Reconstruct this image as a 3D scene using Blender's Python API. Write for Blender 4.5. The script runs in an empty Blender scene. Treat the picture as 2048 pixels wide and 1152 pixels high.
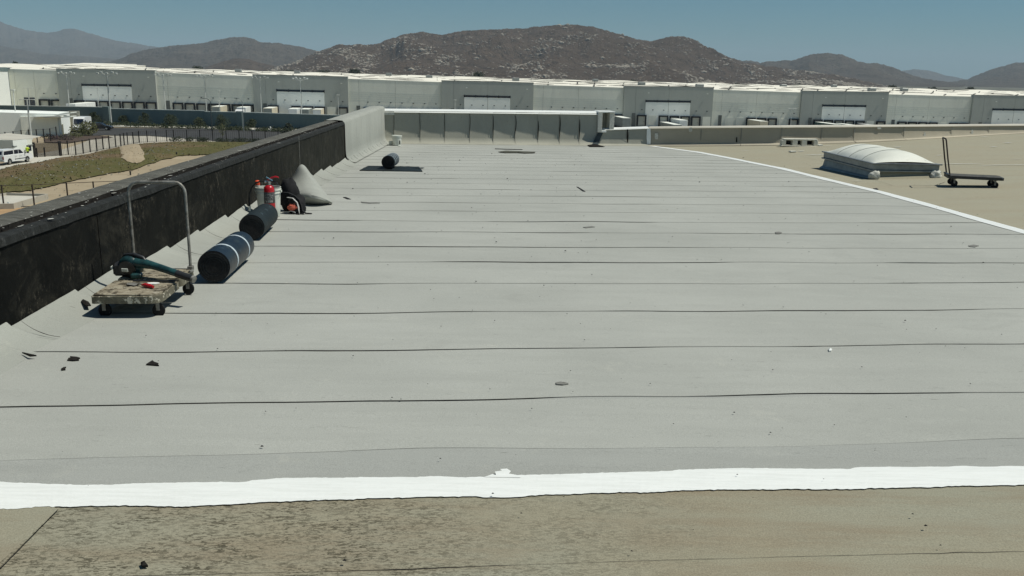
import bpy, math, random
from mathutils import Vector, Matrix, noise
random.seed(7)
D = bpy.data
SC = bpy.context.scene
COL = SC.collection
V = Vector

# ------------------------------------------------------------------ camera
FPX, PITCH, ROLL, EYE = 1750.0, math.atan(430 / 1750), 0.018, 1.6
c_f = V((0, math.cos(PITCH), -math.sin(PITCH)))
c_u = V((0, math.sin(PITCH), math.cos(PITCH)))
c_r = V((1, 0, 0))
rt = c_r * math.cos(ROLL) + c_u * math.sin(ROLL)
up = c_u * math.cos(ROLL) - c_r * math.sin(ROLL)
EYEP = V((0, 0, EYE))
cam = D.objects.new('camera', D.cameras.new('camera'))
COL.objects.link(cam)
cam.matrix_world = Matrix(((rt.x, up.x, -c_f.x, 0), (rt.y, up.y, -c_f.y, 0), (rt.z, up.z, -c_f.z, EYE), (0, 0, 0, 1)))
cam.data.sensor_width = 36
cam.data.lens = FPX / 2048 * 36
cam.data.clip_start = 0.1
cam.data.clip_end = 60000
SC.camera = cam

# ------------------------------------------------------------------ sky, sun, exposure
SUN_EL, SUN_AZ = math.radians(61), math.radians(90)      # azimuth clockwise from +Y
w = D.worlds.new('World'); SC.world = w; w.use_nodes = True
nt = w.node_tree; nt.nodes.clear()
sky = nt.nodes.new('ShaderNodeTexSky'); sky.sky_type = 'NISHITA'; sky.sun_disc = False
sky.sun_elevation = SUN_EL; sky.sun_rotation = SUN_AZ
sky.altitude = 600; sky.air_density = 1.0; sky.dust_density = 0.35; sky.ozone_density = 2.5
tint = nt.nodes.new('ShaderNodeMix'); tint.data_type = 'RGBA'; tint.blend_type = 'MULTIPLY'
tint.inputs['Factor'].default_value = 1
tint.inputs[7].default_value = (0.37, 0.76, 0.88, 1)
bg = nt.nodes.new('ShaderNodeBackground'); bg.inputs['Strength'].default_value = 0.056
wo = nt.nodes.new('ShaderNodeOutputWorld')
nt.links.new(sky.outputs[0], tint.inputs[6]); nt.links.new(tint.outputs[2], bg.inputs[0]); nt.links.new(bg.outputs[0], wo.inputs[0])
sd = D.lights.new('sun', 'SUN'); sd.energy = 4.3; sd.angle = math.radians(0.53); sd.color = (1.0, 0.965, 0.86)
so = D.objects.new('sun', sd); COL.objects.link(so)
sdir = V((math.cos(SUN_EL) * math.sin(SUN_AZ), math.cos(SUN_EL) * math.cos(SUN_AZ), math.sin(SUN_EL)))
so.rotation_euler = sdir.to_track_quat('Z', 'Y').to_euler()
so.location = (0, 0, 60)
SC.view_settings.view_transform = 'Standard'; SC.view_settings.look = 'None'
SC.view_settings.gamma = 1; SC.view_settings.exposure = 0; SC.view_settings.use_curve_mapping = False
SC.cycles.volume_bounces = 0
SC.cycles.max_bounces = 6

# ------------------------------------------------------------------ placing helpers
SLOPE = 0.0237
def ray(u, v): return c_f * FPX + rt * (u - 1024) - up * (v - 576)
def onz(u, v, z):
    d = ray(u, v); return EYEP + d * ((z - EYE) / d.z)
def atY(u, v, y):
    d = ray(u, v); return EYEP + d * (y / d.y)
DIAG = [(6.9, 0), (6.62, 8), (6.5, 11), (6.5, 12.2), (6.56, 13.9), (6.6, 15.7), (6.42, 18), (6.33, 20.9), (5.9, 24), (5.55, 26.6), (4.5, 29.74), (4.4, 31)]
def xdiag(y):
    if y <= DIAG[0][1]: return DIAG[0][0]
    for (a, b), (c, d) in zip(DIAG, DIAG[1:]):
        if y <= d: return a + (c - a) * (y - b) / (d - b)
    return DIAG[-1][0]
def rz(x, y):                       # height of the roof deck
    return -SLOPE * y + 0.04 * max(0.0, x - xdiag(y)) * min(1, max(0, (y - 2) / 6))
def P(u, v, dz=0.0):                # point of the roof seen at a place of the photograph
    z = -0.3
    for _ in range(40):
        p = onz(u, v, z + dz); z = 0.5 * z + 0.5 * rz(p.x, p.y)
    return V((p.x, p.y, rz(p.x, p.y) + dz))
def fbm(x, y, z=0.0, o=4): return noise.fractal(V((x, y, z)), 1.0, 2.0, o)

# ------------------------------------------------------------------ materials
class NB:
    def __init__(s, name):
        s.m = D.materials.new(name); s.m.use_nodes = True
        s.n = s.m.node_tree.nodes; s.l = s.m.node_tree.links
        s.b = s.n['Principled BSDF']
        s.geo = s.n.new('ShaderNodeNewGeometry'); s.tc = s.n.new('ShaderNodeTexCoord')
    def mapv(s, scale=(1, 1, 1), rot=0.0, world=False):
        mp = s.n.new('ShaderNodeMapping'); mp.inputs['Scale'].default_value = scale; mp.inputs['Rotation'].default_value = (0, 0, rot)
        s.l.new(s.geo.outputs['Position'] if world else s.tc.outputs['Object'], mp.inputs[0]); return mp.outputs[0]
    def noise(s, vec, scale, detail=4, rough=0.6, dist=0.0):
        t = s.n.new('ShaderNodeTexNoise'); t.inputs['Scale'].default_value = scale; t.inputs['Detail'].default_value = detail
        t.inputs['Roughness'].default_value = rough; t.inputs['Distortion'].default_value = dist
        s.l.new(vec, t.inputs['Vector']); return t.outputs['Fac']
    def ramp(s, fac, a, b, ca=(0, 0, 0, 1), cb=(1, 1, 1, 1)):
        r = s.n.new('ShaderNodeValToRGB'); r.color_ramp.elements[0].position = a; r.color_ramp.elements[1].position = b
        r.color_ramp.elements[0].color = ca; r.color_ramp.elements[1].color = cb
        s.l.new(fac, r.inputs[0]); return r.outputs[0]
    def mix(s, fac, a, b, mode='MIX'):
        m = s.n.new('ShaderNodeMix'); m.data_type = 'RGBA'; m.blend_type = mode
        for sock, val in ((m.inputs[0], fac), (m.inputs[6], a), (m.inputs[7], b)):
            if isinstance(val, (int, float)): sock.default_value = val
            elif isinstance(val, (tuple, list)): sock.default_value = (*val[:3], 1)
            else: s.l.new(val, sock)
        return m.outputs[2]
    def math(s, op, a, b=0.0):
        m = s.n.new('ShaderNodeMath'); m.operation = op
        for sock, val in ((m.inputs[0], a), (m.inputs[1], b)):
            if isinstance(val, (int, float)): sock.default_value = val
            else: s.l.new(val, sock)
        return m.outputs[0]
    def xyz(s, world=True):
        q = s.n.new('ShaderNodeSeparateXYZ'); s.l.new(s.geo.outputs['Position'] if world else s.tc.outputs['Object'], q.inputs[0]); return q.outputs
    def rnd(s):
        o = s.n.new('ShaderNodeObjectInfo'); return o.outputs['Random']
    def bump(s, h, strength=0.3, dist=0.01):
        b = s.n.new('ShaderNodeBump'); b.inputs['Strength'].default_value = strength; b.inputs['Distance'].default_value = dist
        s.l.new(h, b.inputs['Height']); s.l.new(b.outputs[0], s.b.inputs['Normal'])
    def done(s, col, rough=0.8, spec=0.3, metal=0.0):
        if isinstance(col, (tuple, list)): s.b.inputs['Base Color'].default_value = (*col[:3], 1)
        else: s.l.new(col, s.b.inputs['Base Color'])
        if isinstance(rough, (int, float)): s.b.inputs['Roughness'].default_value = rough
        else: s.l.new(rough, s.b.inputs['Roughness'])
        s.b.inputs['Specular IOR Level'].default_value = spec; s.b.inputs['Metallic'].default_value = metal
        return s.m

def pm(name, c1, c2=None, scale=3.0, rough=0.8, spec=0.3, metal=0.0, bump=0.0, bscale=40.0, bdist=0.01, stretch=(1, 1, 1), world=False, c3=None, t3=(0.6, 0.7), s3=None, lo=0.35, hi=0.65):
    k = NB(name); vec = k.mapv(stretch, world=world)
    c2 = c2 or tuple(x * 0.8 for x in c1)
    col = k.mix(k.ramp(k.noise(vec, scale, 5), lo, hi), c1, c2)
    if c3: col = k.mix(k.ramp(k.noise(vec, s3 or scale * 4, 4, 0.7), *t3), col, c3)
    if bump: k.bump(k.noise(vec, bscale, 3), bump, bdist)
    return k.done(col, rough, spec, metal)

def cap_sheet(name, base, stain, dark, gran=0.16, tone=0.10):
    """granule surfaced roofing: fine grain, soft blotches, streaks along the laps, small dark marks"""
    k = NB(name); P0 = k.mapv(world=True); ST = k.mapv((0.5, 3.5, 1), -0.092, True); FL = k.mapv((3, 9, 3), -0.092, True)
    col = k.mix(k.ramp(k.noise(P0, 0.55, 4), 0.35, 0.7), base, stain)
    col = k.mix(k.math('MULTIPLY', k.ramp(k.noise(ST, 1.6, 6, 0.7), 0.45, 0.75), 0.6), col, tuple(x * 0.82 for x in base))
    col = k.mix(k.math('MULTIPLY', k.ramp(k.noise(FL, 2.2, 5, 0.75), 0.62, 0.72), 0.55), col, tuple(x * 0.62 for x in base))
    col = k.mix(k.math('MULTIPLY', k.ramp(k.noise(k.mapv((1, 1.6, 1), 0.5, True), 0.9, 7, 0.72, 0.8), 0.56, 0.72), 0.5), col, tuple(x * 0.74 for x in base))
    col = k.mix(k.math('MULTIPLY', k.ramp(k.noise(k.mapv((1, 1, 1), 0.2, True), 2.6, 6, 0.8, 0.2), 0.60, 0.70), 0.5), col, (base[0] * 1.12, base[1] * 1.10, base[2] * 1.06))
    col = k.mix(k.math('MULTIPLY', k.ramp(k.noise(k.mapv((2.2, 13, 3), -0.092, True), 4.5, 3, 0.6), 0.715, 0.745), .7), col, dark)
    col = k.mix(k.math('MULTIPLY', k.ramp(k.noise(k.mapv((5, 30, 5), -0.15, True), 3.5, 4, 0.7), 0.69, 0.72), .5), col, dark)
    g = k.noise(P0, 170, 2, 0.8)
    col = k.mix(gran, col, k.ramp(g, 0.30, 0.70, (0, 0, 0, 1), (1, 1, 1, 1)), 'OVERLAY')
    col = k.mix(k.math('MULTIPLY', k.rnd(), tone), col, tuple(x * 0.6 for x in base))
    k.bump(g, 0.35, 0.004)
    return k.done(col, 0.95, 0.15)

M = {}
M['grey'] = cap_sheet('grey_cap_sheet', (0.384, 0.394, 0.362), (0.330, 0.340, 0.312), (0.09, 0.09, 0.08))
M['greydim'] = cap_sheet('older_cap_sheet', (0.340, 0.350, 0.325), (0.298, 0.308, 0.288), (0.09, 0.09, 0.08))
M['grey2'] = cap_sheet('grey_flashing', (0.350, 0.364, 0.330), (0.29, 0.30, 0.272), (0.10, 0.10, 0.09), tone=0.18)
M['wallgrey'] = cap_sheet('wall_flashing', (0.385, 0.38, 0.32), (0.30, 0.30, 0.255), (0.06, 0.06, 0.06), tone=0.2)
M['lowgrey'] = cap_sheet('low_wall_flashing', (0.46, 0.42, 0.33), (0.37, 0.34, 0.27), (0.06, 0.06, 0.05), tone=0.25)

def tan_mat():
    k = NB('weathered_tan_roof'); P0 = k.mapv(world=True); ST = k.mapv((0.45, 2.6, 1), -0.06, True)
    base, pale, brown, dk = (0.275, 0.250, 0.180), (0.275, 0.275, 0.215), (0.225, 0.180, 0.122), (0.10, 0.092, 0.065)
    col = k.mix(k.ramp(k.noise(P0, 0.7, 5), 0.35, 0.7), base, pale)
    col = k.mix(k.math('MULTIPLY', k.ramp(k.noise(ST, 1.3, 7, 0.72), 0.46, 0.72), 0.85), col, brown)
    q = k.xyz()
    col = k.mix(k.ramp(k.math('MULTIPLY', q[1], .1), .6, 1.3), col, k.mix(0.55, col, (0.355, 0.335, 0.255)))  # paler dirt farther out, with the sky's reflection put into the colour
    # the moss freckles sit on one sheet near the camera, fading out towards its right
    mx = k.ramp(k.math('ADD', k.math('MULTIPLY', q[0], 1.0), k.math('MULTIPLY', k.noise(P0, 1.5, 3), 1.0)), 0.0, 1.0)
    fade = k.math('SUBTRACT', 1.0, k.ramp(k.math('ADD', k.math('MULTIPLY', q[0], 0.45), k.math('MULTIPLY', k.noise(P0, 1.2, 4), 0.9)), 0.15, 0.85))
    left = k.math('GREATER_THAN', q[0], -1.738)
    near = k.math('LESS_THAN', q[1], 4.2)
    FR = k.mapv((1, 1.7, 1), -0.5, True)
    n1 = k.ramp(k.noise(k.mapv((1, 2.6, 1), -0.75, True), 34, 4, 0.7, 0.6), 0.50, 0.55)
    n2 = k.ramp(k.noise(FR, 5.0, 5, 0.75), 0.32, 0.60)
    moss = k.math('MULTIPLY', k.math('MULTIPLY', n1, n2), k.math('MULTIPLY', fade, k.math('MULTIPLY', left, near)))
    col = k.mix(k.math('MULTIPLY', moss, 0.92), col, (0.072, 0.066, 0.045))
    col = k.mix(k.math('MULTIPLY', k.ramp(k.noise(ST, 3.2, 6, 0.8), 0.66, 0.72), 0.4), col, dk)
    g = k.noise(P0, 150, 2, 0.8)
    col = k.mix(0.18, col, k.ramp(g, 0.3, 0.7), 'OVERLAY')
    k.bump(k.math('ADD', g, k.math('MULTIPLY', moss, -1.2)), 0.4, 0.005)
    return k.done(col, 0.95, 0.12)
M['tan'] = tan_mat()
def white_mat():
    k = NB('white_roof_coating'); a = k.mapv(world=True)
    col = k.mix(k.ramp(k.noise(a, 25, 5, 0.7), 0.70, 0.78), (0.80, 0.82, 0.79), (0.55, 0.56, 0.52))
    col = k.mix(k.math('MULTIPLY', k.ramp(k.noise(k.mapv((1, 12, 1), -0.09, True), 4, 6, .75), .42, .75), .55), col, (0.60, 0.62, 0.58))
    k.bump(k.noise(k.mapv((6, 60, 6), -0.09, True), 3, 4), 0.5, 0.006)
    return k.done(col, 0.45, 0.4)
M['white'] = white_mat()
M['white_old'] = pm('worn_white_coating', (0.62, 0.62, 0.56), (0.40, 0.40, 0.35), 30, 0.7, world=True)
M['tar'] = pm('asphalt_bleed', (0.012, 0.011, 0.010), (0.026, 0.024, 0.021), 30, 0.9, 0.08, world=True)
def black_wall():
    k = NB('black_tar_wall'); a = k.mapv((1, 1, 1), world=True); s = k.mapv((3, 3, 1.9), world=True)
    col = k.mix(k.ramp(k.noise(a, 1.6, 5, 0.65), 0.35, 0.75), (0.0025, 0.003, 0.003), (0.012, 0.0125, 0.011))
    col = k.mix(k.math('MULTIPLY', k.ramp(k.noise(k.mapv((1, 1, 1.3), world=True), 1.9, 7, .78, .6), .50, .66), .75), col, (0.036, 0.034, 0.027))
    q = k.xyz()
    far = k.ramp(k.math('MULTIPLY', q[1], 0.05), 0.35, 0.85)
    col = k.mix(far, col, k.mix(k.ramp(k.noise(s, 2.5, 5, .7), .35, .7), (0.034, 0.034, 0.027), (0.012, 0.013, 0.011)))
    clus = k.ramp(k.noise(a, 1.1, 2), 0.46, 0.60)
    sc = k.ramp(k.noise(s, 7, 7, 0.82, 0.4), 0.54, 0.64)
    col = k.mix(k.math('MULTIPLY', k.math('MULTIPLY', clus, sc), 0.7), col, (0.15, 0.135, 0.105))
    col = k.mix(k.math('MULTIPLY', k.ramp(k.noise(k.mapv((9, 9, 2.2), world=True), 3, 5, .8), .66, .72), .6), col, (0.22, 0.20, 0.16))
    k.bump(k.noise(s, 5, 6, 0.7), 0.5, 0.02)
    return k.done(col, k.ramp(k.noise(a, 3, 4), 0.3, 0.7, (0.7, 0.7, 0.7, 1), (0.95, 0.95, 0.95, 1)), 0.08)
M['black'] = black_wall()
def cap_mat(name, c1, c2, c3):
    k = NB(name); a = k.mapv(world=True); s = k.mapv((1.2, 7, 2), 0.35, True)
    col = k.mix(k.ramp(k.noise(s, 2.2, 7, 0.78, 0.5), 0.38, 0.66), c1, c2)
    col = k.mix(k.ramp(k.noise(a, 9, 6, 0.75), 0.60, 0.70), col, c3)
    k.bump(k.noise(s, 4, 6, 0.75), 0.9, 0.03)
    return k.done(col, 0.9, 0.2)
M['cap_out'] = cap_mat('weathered_cap', (0.15, 0.15, 0.13), (0.06, 0.058, 0.05), (0.26, 0.255, 0.225))
M['cap_in'] = cap_mat('tarred_cap', (0.034, 0.037, 0.036), (0.014, 0.015, 0.014), (0.10, 0.10, 0.095))
M['flake'] = pm('paint_flake', (0.55, 0.55, 0.50), (0.30, 0.30, 0.27), 20)
M['rubber'] = pm('black_rubber', (0.014, 0.014, 0.015), (0.024, 0.024, 0.024), 12, 0.75, 0.12)
M['rollblack'] = pm('roll_film', (0.006, 0.010, 0.016), (0.014, 0.022, 0.030), 5, 0.38, 0.35, bump=0.35, bscale=14, bdist=0.01, c3=(0.035, 0.05, 0.06), t3=(0.60, 0.66), s3=9)
M['rollfelt'] = pm('roll_felt', (0.012, 0.018, 0.020), (0.020, 0.028, 0.030), 6, 0.65, 0.15, bump=0.4, bscale=50, c3=(0.035, 0.05, 0.055), t3=(0.62, 0.70), s3=14)
M['rollend'] = pm('roll_end', (0.006, 0.006, 0.007), (0.016, 0.016, 0.016), 30, 0.8, bump=0.6, bscale=60)
M['band'] = pm('pale_band', (0.50, 0.58, 0.62), (0.40, 0.46, 0.5), 20, 0.5)
M['steel'] = pm('worn_steel', (0.30, 0.295, 0.27), (0.12, 0.11, 0.09), 18, 0.55, 0.5, 0.35, c3=(0.42, 0.41, 0.38), t3=(0.60, 0.70), s3=40)
def dirty_wood():
    k = NB('paint_crusted_plywood'); a = k.mapv(); s = k.mapv((2.5, 9, 3), 0.5)
    col = k.mix(k.ramp(k.noise(s, 3, 7, .75, .6), .38, .62), (0.20, 0.165, 0.115), (0.36, 0.33, 0.25))
    col = k.mix(k.ramp(k.noise(a, 13, 6, .75, .5), .50, .56), col, (0.07, 0.06, 0.042))
    col = k.mix(k.ramp(k.noise(s, 6, 6, .8), .60, .65), col, (0.58, 0.56, 0.48))
    k.bump(k.noise(a, 16, 6, .75), .9, .012)
    return k.done(col, .85, .2)
M['wood'] = dirty_wood()
M['deckedge'] = pm('chipped_edge', (0.17, 0.16, 0.115), (0.10, 0.09, 0.065), 14, 0.8, c3=(0.50, 0.47, 0.38), t3=(0.56, 0.60), s3=22, bump=0.5, bscale=25)
M['teal'] = pm('teal_plastic', (0.018, 0.070, 0.070), (0.008, 0.022, 0.024), 16, 0.35, 0.5, c3=(0.15, 0.22, 0.2), t3=(0.66, 0.7), s3=30)
M['blackplastic'] = pm('black_plastic', (0.012, 0.013, 0.014), (0.03, 0.03, 0.03), 10, 0.4, 0.5)
M['red'] = pm('red_enamel', (0.50, 0.012, 0.02), (0.36, 0.01, 0.015), 6, 0.3, 0.5)
M['orange'] = pm('orange_plastic', (0.75, 0.10, 0.03), (0.55, 0.07, 0.03), 8, 0.5)
M['bucket'] = pm('white_bucket_plastic', (0.66, 0.68, 0.62), (0.50, 0.52, 0.46), 9, 0.45, 0.4, c3=(0.16, 0.15, 0.13), t3=(0.70, 0.73), s3=14)
M['plabel'] = pm('printed_label', (0.05, 0.05, 0.05), (0.10, 0.10, 0.10), 20, 0.5)
M['ink'] = pm('pale_print', (0.5, 0.5, 0.48), (0.4, 0.4, 0.38), 20, 0.6)
M['scuff'] = pm('scuffed_asphalt', (0.12, 0.12, 0.11), (0.22, 0.22, 0.20), 60, 0.9, world=True)
M['block'] = pm('chalky_block', (0.74, 0.72, 0.62), (0.60, 0.58, 0.50), 9, 0.9)
M['chrome'] = pm('bright_metal', (0.6, 0.6, 0.58), (0.45, 0.45, 0.43), 20, 0.3, 0.5, 0.8)
M['dome'] = pm('milky_acrylic', (0.74, 0.75, 0.67), (0.66, 0.67, 0.59), 1.3, 0.5, 0.3, stretch=(1, 2, 1), c3=(0.38, 0.39, 0.33), t3=(0.6, 0.75), s3=3)
M['alu'] = pm('dull_aluminium', (0.30, 0.32, 0.31), (0.20, 0.215, 0.21), 6, 0.5, 0.4, 0.3)
M['facL'] = pm('pale_wall_paint', (0.76, 0.77, 0.68), (0.70, 0.71, 0.63), 0.12, 0.85, stretch=(1, 1, 0.3), world=True, c3=(0.62, 0.63, 0.56), t3=(0.5, 0.8), s3=0.5)
M['facD'] = pm('grey_wall_paint', (0.40, 0.42, 0.385), (0.365, 0.385, 0.35), 0.12, 0.85, stretch=(1, 1, 0.3), world=True, c3=(0.33, 0.345, 0.32), t3=(0.5, 0.8), s3=0.5)
M['facM'] = pm('light_infill_paint', (0.86, 0.88, 0.83), (0.78, 0.81, 0.76), 0.15, 0.85, stretch=(1, 1, 0.3), world=True)
M['facW'] = pm('white_wall_paint', (0.78, 0.80, 0.74), (0.72, 0.74, 0.68), 0.2, 0.8, world=True)
M['line'] = pm('reveal_paint', (0.62, 0.65, 0.60), (0.56, 0.6, 0.55), 1, 0.8)
M['joint'] = pm('joint_seal', (0.24, 0.255, 0.235), (0.20, 0.21, 0.2), 1, 0.9)
M['roofw'] = pm('white_roof_membrane', (0.84, 0.81, 0.70), (0.76, 0.73, 0.63), 0.05, 0.8, world=True, c3=(0.52, 0.51, 0.44), t3=(0.60, 0.75), s3=0.09, stretch=(1, .4, 1))
M['curb'] = pm('roof_joint', (0.10, 0.10, 0.09), (0.06, 0.06, 0.055), 0.3, 0.9)
M['glass'] = pm('dark_glazing', (0.008, 0.014, 0.028), (0.015, 0.02, 0.035), 1, 0.12, 0.6)
M['seal'] = pm('black_dock_seal', (0.012, 0.014, 0.017), (0.02, 0.02, 0.025), 1, 0.7)
M['doorw'] = pm('dock_door_paint', (0.50, 0.51, 0.45), (0.44, 0.45, 0.4), 1, 0.7)
M['greydoor'] = pm('grey_door_paint', (0.13, 0.14, 0.135), (0.11, 0.12, 0.11), 1, 0.7)
M['tealwall'] = pm('teal_wall_paint', (0.155, 0.205, 0.20), (0.13, 0.175, 0.172), 0.15, 0.85, stretch=(1, 1, .3), world=True, c3=(0.165, 0.21, 0.20), t3=(0.5, .7), s3=.5)
M['cream'] = pm('cream_trailer', (0.62, 0.56, 0.42), (0.55, 0.5, 0.38), 0.8, 0.6)
M['trw'] = pm('white_trailer', (0.74, 0.77, 0.76), (0.66, 0.69, 0.68), 0.8, 0.5)
M['trg'] = pm('grey_trailer', (0.25, 0.28, 0.27), (0.2, 0.22, 0.21), 0.8, 0.6)
M['trgreen'] = pm('green_trailer', (0.05, 0.11, 0.10), (0.04, 0.09, 0.08), 0.8, 0.6)
M['trnavy'] = pm('navy_trailer', (0.015, 0.03, 0.08), (0.012, 0.025, 0.06), 0.8, 0.6)
M['asphalt'] = pm('asphalt', (0.050, 0.050, 0.048), (0.038, 0.038, 0.038), 0.25, 0.9, world=True)
M['conc'] = pm('concrete', (0.44, 0.41, 0.34), (0.37, 0.345, 0.285), 0.2, 0.9, world=True, c3=(0.22, 0.2, 0.17), t3=(0.58, .75), s3=.9)
M['conclight'] = pm('pale_concrete', (0.52, 0.50, 0.43), (0.44, 0.42, 0.36), 0.4, 0.9, world=True)
M['sand'] = pm('sandy_soil', (0.36, 0.30, 0.205), (0.31, 0.25, 0.165), 0.12, 0.95, world=True, c3=(0.26, 0.205, 0.13), t3=(0.52, .72), s3=.5)
M['osand'] = pm('orange_soil', (0.42, 0.28, 0.145), (0.36, 0.24, 0.13), 0.3, 0.95, world=True, c3=(0.27, 0.17, 0.09), t3=(0.55, .68), s3=1.2)
def grass_mat():
    k = NB('patchy_grass_slope'); a = k.mapv(world=True)
    br = k.mix(k.ramp(k.noise(a, .9, 6, .75), .4, .62), (0.125, 0.088, 0.050), (0.160, 0.118, 0.070))
    gr = k.mix(k.ramp(k.noise(a, .8, 6, .75), .4, .65), (0.074, 0.080, 0.026), (0.105, 0.095, 0.040))
    q = k.xyz()
    g = k.math('ADD', k.ramp(k.noise(a, .10, 4, .6), .40, .60), 0.0)
    west = k.ramp(k.math('ADD', k.math('MULTIPLY', q[0], .03), k.math('ADD', k.math('MULTIPLY', k.noise(a, .12, 4), 1.5), 1.32)), .30, .52)
    col = k.mix(k.math('MULTIPLY', west, .85), br, gr)
    col = k.mix(k.ramp(k.noise(a, 2.4, 4, .7), .63, .70), col, (0.20, 0.165, 0.10))
    col = k.mix(k.ramp(k.noise(a, 1.7, 4, .7), .64, .70), col, (0.038, 0.042, 0.018))
    k.bump(k.noise(a, 2, 5), .8, .25)
    return k.done(col, .95, .1)
M['grass'] = grass_mat()
M['blade'] = pm('grass_blade', (0.075, 0.078, 0.028), (0.12, 0.09, 0.048), 0.12, 0.9, world=True)
M['leaf'] = pm('dark_foliage', (0.020, 0.030, 0.014), (0.038, 0.048, 0.020), 0.9, 0.8, world=True)
M['leaf2'] = pm('olive_foliage', (0.075, 0.085, 0.035), (0.11, 0.11, 0.05), 0.9, 0.8, world=True)
M['leafp'] = pm('plum_foliage', (0.065, 0.038, 0.048), (0.045, 0.05, 0.03), 0.9, 0.8, world=True)
M['leafk'] = pm('near_black_hedge', (0.018, 0.026, 0.015), (0.03, 0.038, 0.02), 0.9, 0.8, world=True)
M['bark'] = pm('bark', (0.10, 0.08, 0.06), (0.06, 0.05, 0.04), 3)
M['iron'] = pm('black_iron', (0.02, 0.018, 0.016), (0.035, 0.03, 0.027), 5, 0.5)
M['rust'] = pm('brown_iron', (0.055, 0.042, 0.032), (0.04, 0.03, 0.025), 5, 0.6)
M['pole'] = pm('pale_pole', (0.60, 0.62, 0.58), (0.5, 0.52, 0.48), 1, 0.5)
M['poled'] = pm('dark_pole', (0.05, 0.06, 0.055), (0.08, 0.09, 0.085), 1, 0.5)
M['stone'] = pm('stone_cladding', (0.34, 0.33, 0.27), (0.24, 0.23, 0.19), 1.2, 0.9, world=True)
M['carw'] = pm('white_car_paint', (0.78, 0.79, 0.77), (0.74, 0.75, 0.73), 1, 0.25, 0.5)
M['carb'] = pm('black_car_paint', (0.012, 0.012, 0.014), (0.02, 0.02, 0.022), 1, 0.25, 0.5)
M['tyre'] = pm('tyre', (0.015, 0.015, 0.015), (0.025, 0.025, 0.025), 3, 0.8)
M['vest'] = pm('hi_vis_yellow', (0.62, 0.80, 0.05), (0.5, 0.66, 0.04), 3, 0.7)
M['cloth'] = pm('dark_cloth', (0.010, 0.011, 0.012), (0.018, 0.018, 0.02), 6, 0.9)
M['skin'] = pm('skin', (0.32, 0.19, 0.13), (0.28, 0.16, 0.11), 6, 0.6)
M['redlamp'] = pm('red_lens', (0.35, 0.01, 0.01), (0.25, 0.01, 0.01), 3, 0.3)
M['bagred'] = pm('salmon_red_cloth', (0.55, 0.14, 0.09), (0.38, 0.08, 0.05), 14, 0.8)
M['hose'] = pm('hose_rubber', (0.012, 0.012, 0.012), (0.03, 0.03, 0.03), 8, 0.45)
M['blue'] = pm('pale_blue_tape', (0.25, 0.45, 0.55), (0.2, 0.38, 0.46), 9, 0.5)
def hill_mat(name, c1, c2, rock, rk=(.60, .66)):
    k = NB(name); a = k.mapv(world=True)
    col = k.mix(k.ramp(k.noise(a, .006, 6, .65), .38, .62), c1, c2)
    col = k.mix(k.ramp(k.noise(a, .035, 6, .8), .52, .62), col, tuple(x * .55 for x in c1))
    col = k.mix(k.math('MULTIPLY', k.ramp(k.noise(a, .022, 7, .8), *rk), k.ramp(k.noise(a, .004, 3), .38, .6)), col, rock)
    k.bump(k.math('ADD', k.noise(a, .03, 8, .8), k.math('MULTIPLY', k.noise(a, .008, 5, .7), 2.0)), 1.0, 30)
    return k.done(col, .95, .05)
M['hill'] = hill_mat('scrub_and_granite', (0.128, 0.092, 0.066), (0.160, 0.118, 0.088), (0.33, 0.29, 0.23))
M['hillf'] = hill_mat('far_scrub', (0.115, 0.090, 0.070), (0.150, 0.122, 0.095), (0.22, 0.19, 0.15), (.60, .72))
M['granite'] = pm('granite_boulder', (0.36, 0.32, 0.26), (0.24, 0.205, 0.165), .08, .9, world=True)
M['plain'] = pm('valley_floor', (0.16, 0.14, 0.10), (0.10, 0.10, 0.07), .004, .95, world=True, c3=(0.06, 0.065, 0.045), t3=(.5, .6), s3=.02)

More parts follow.
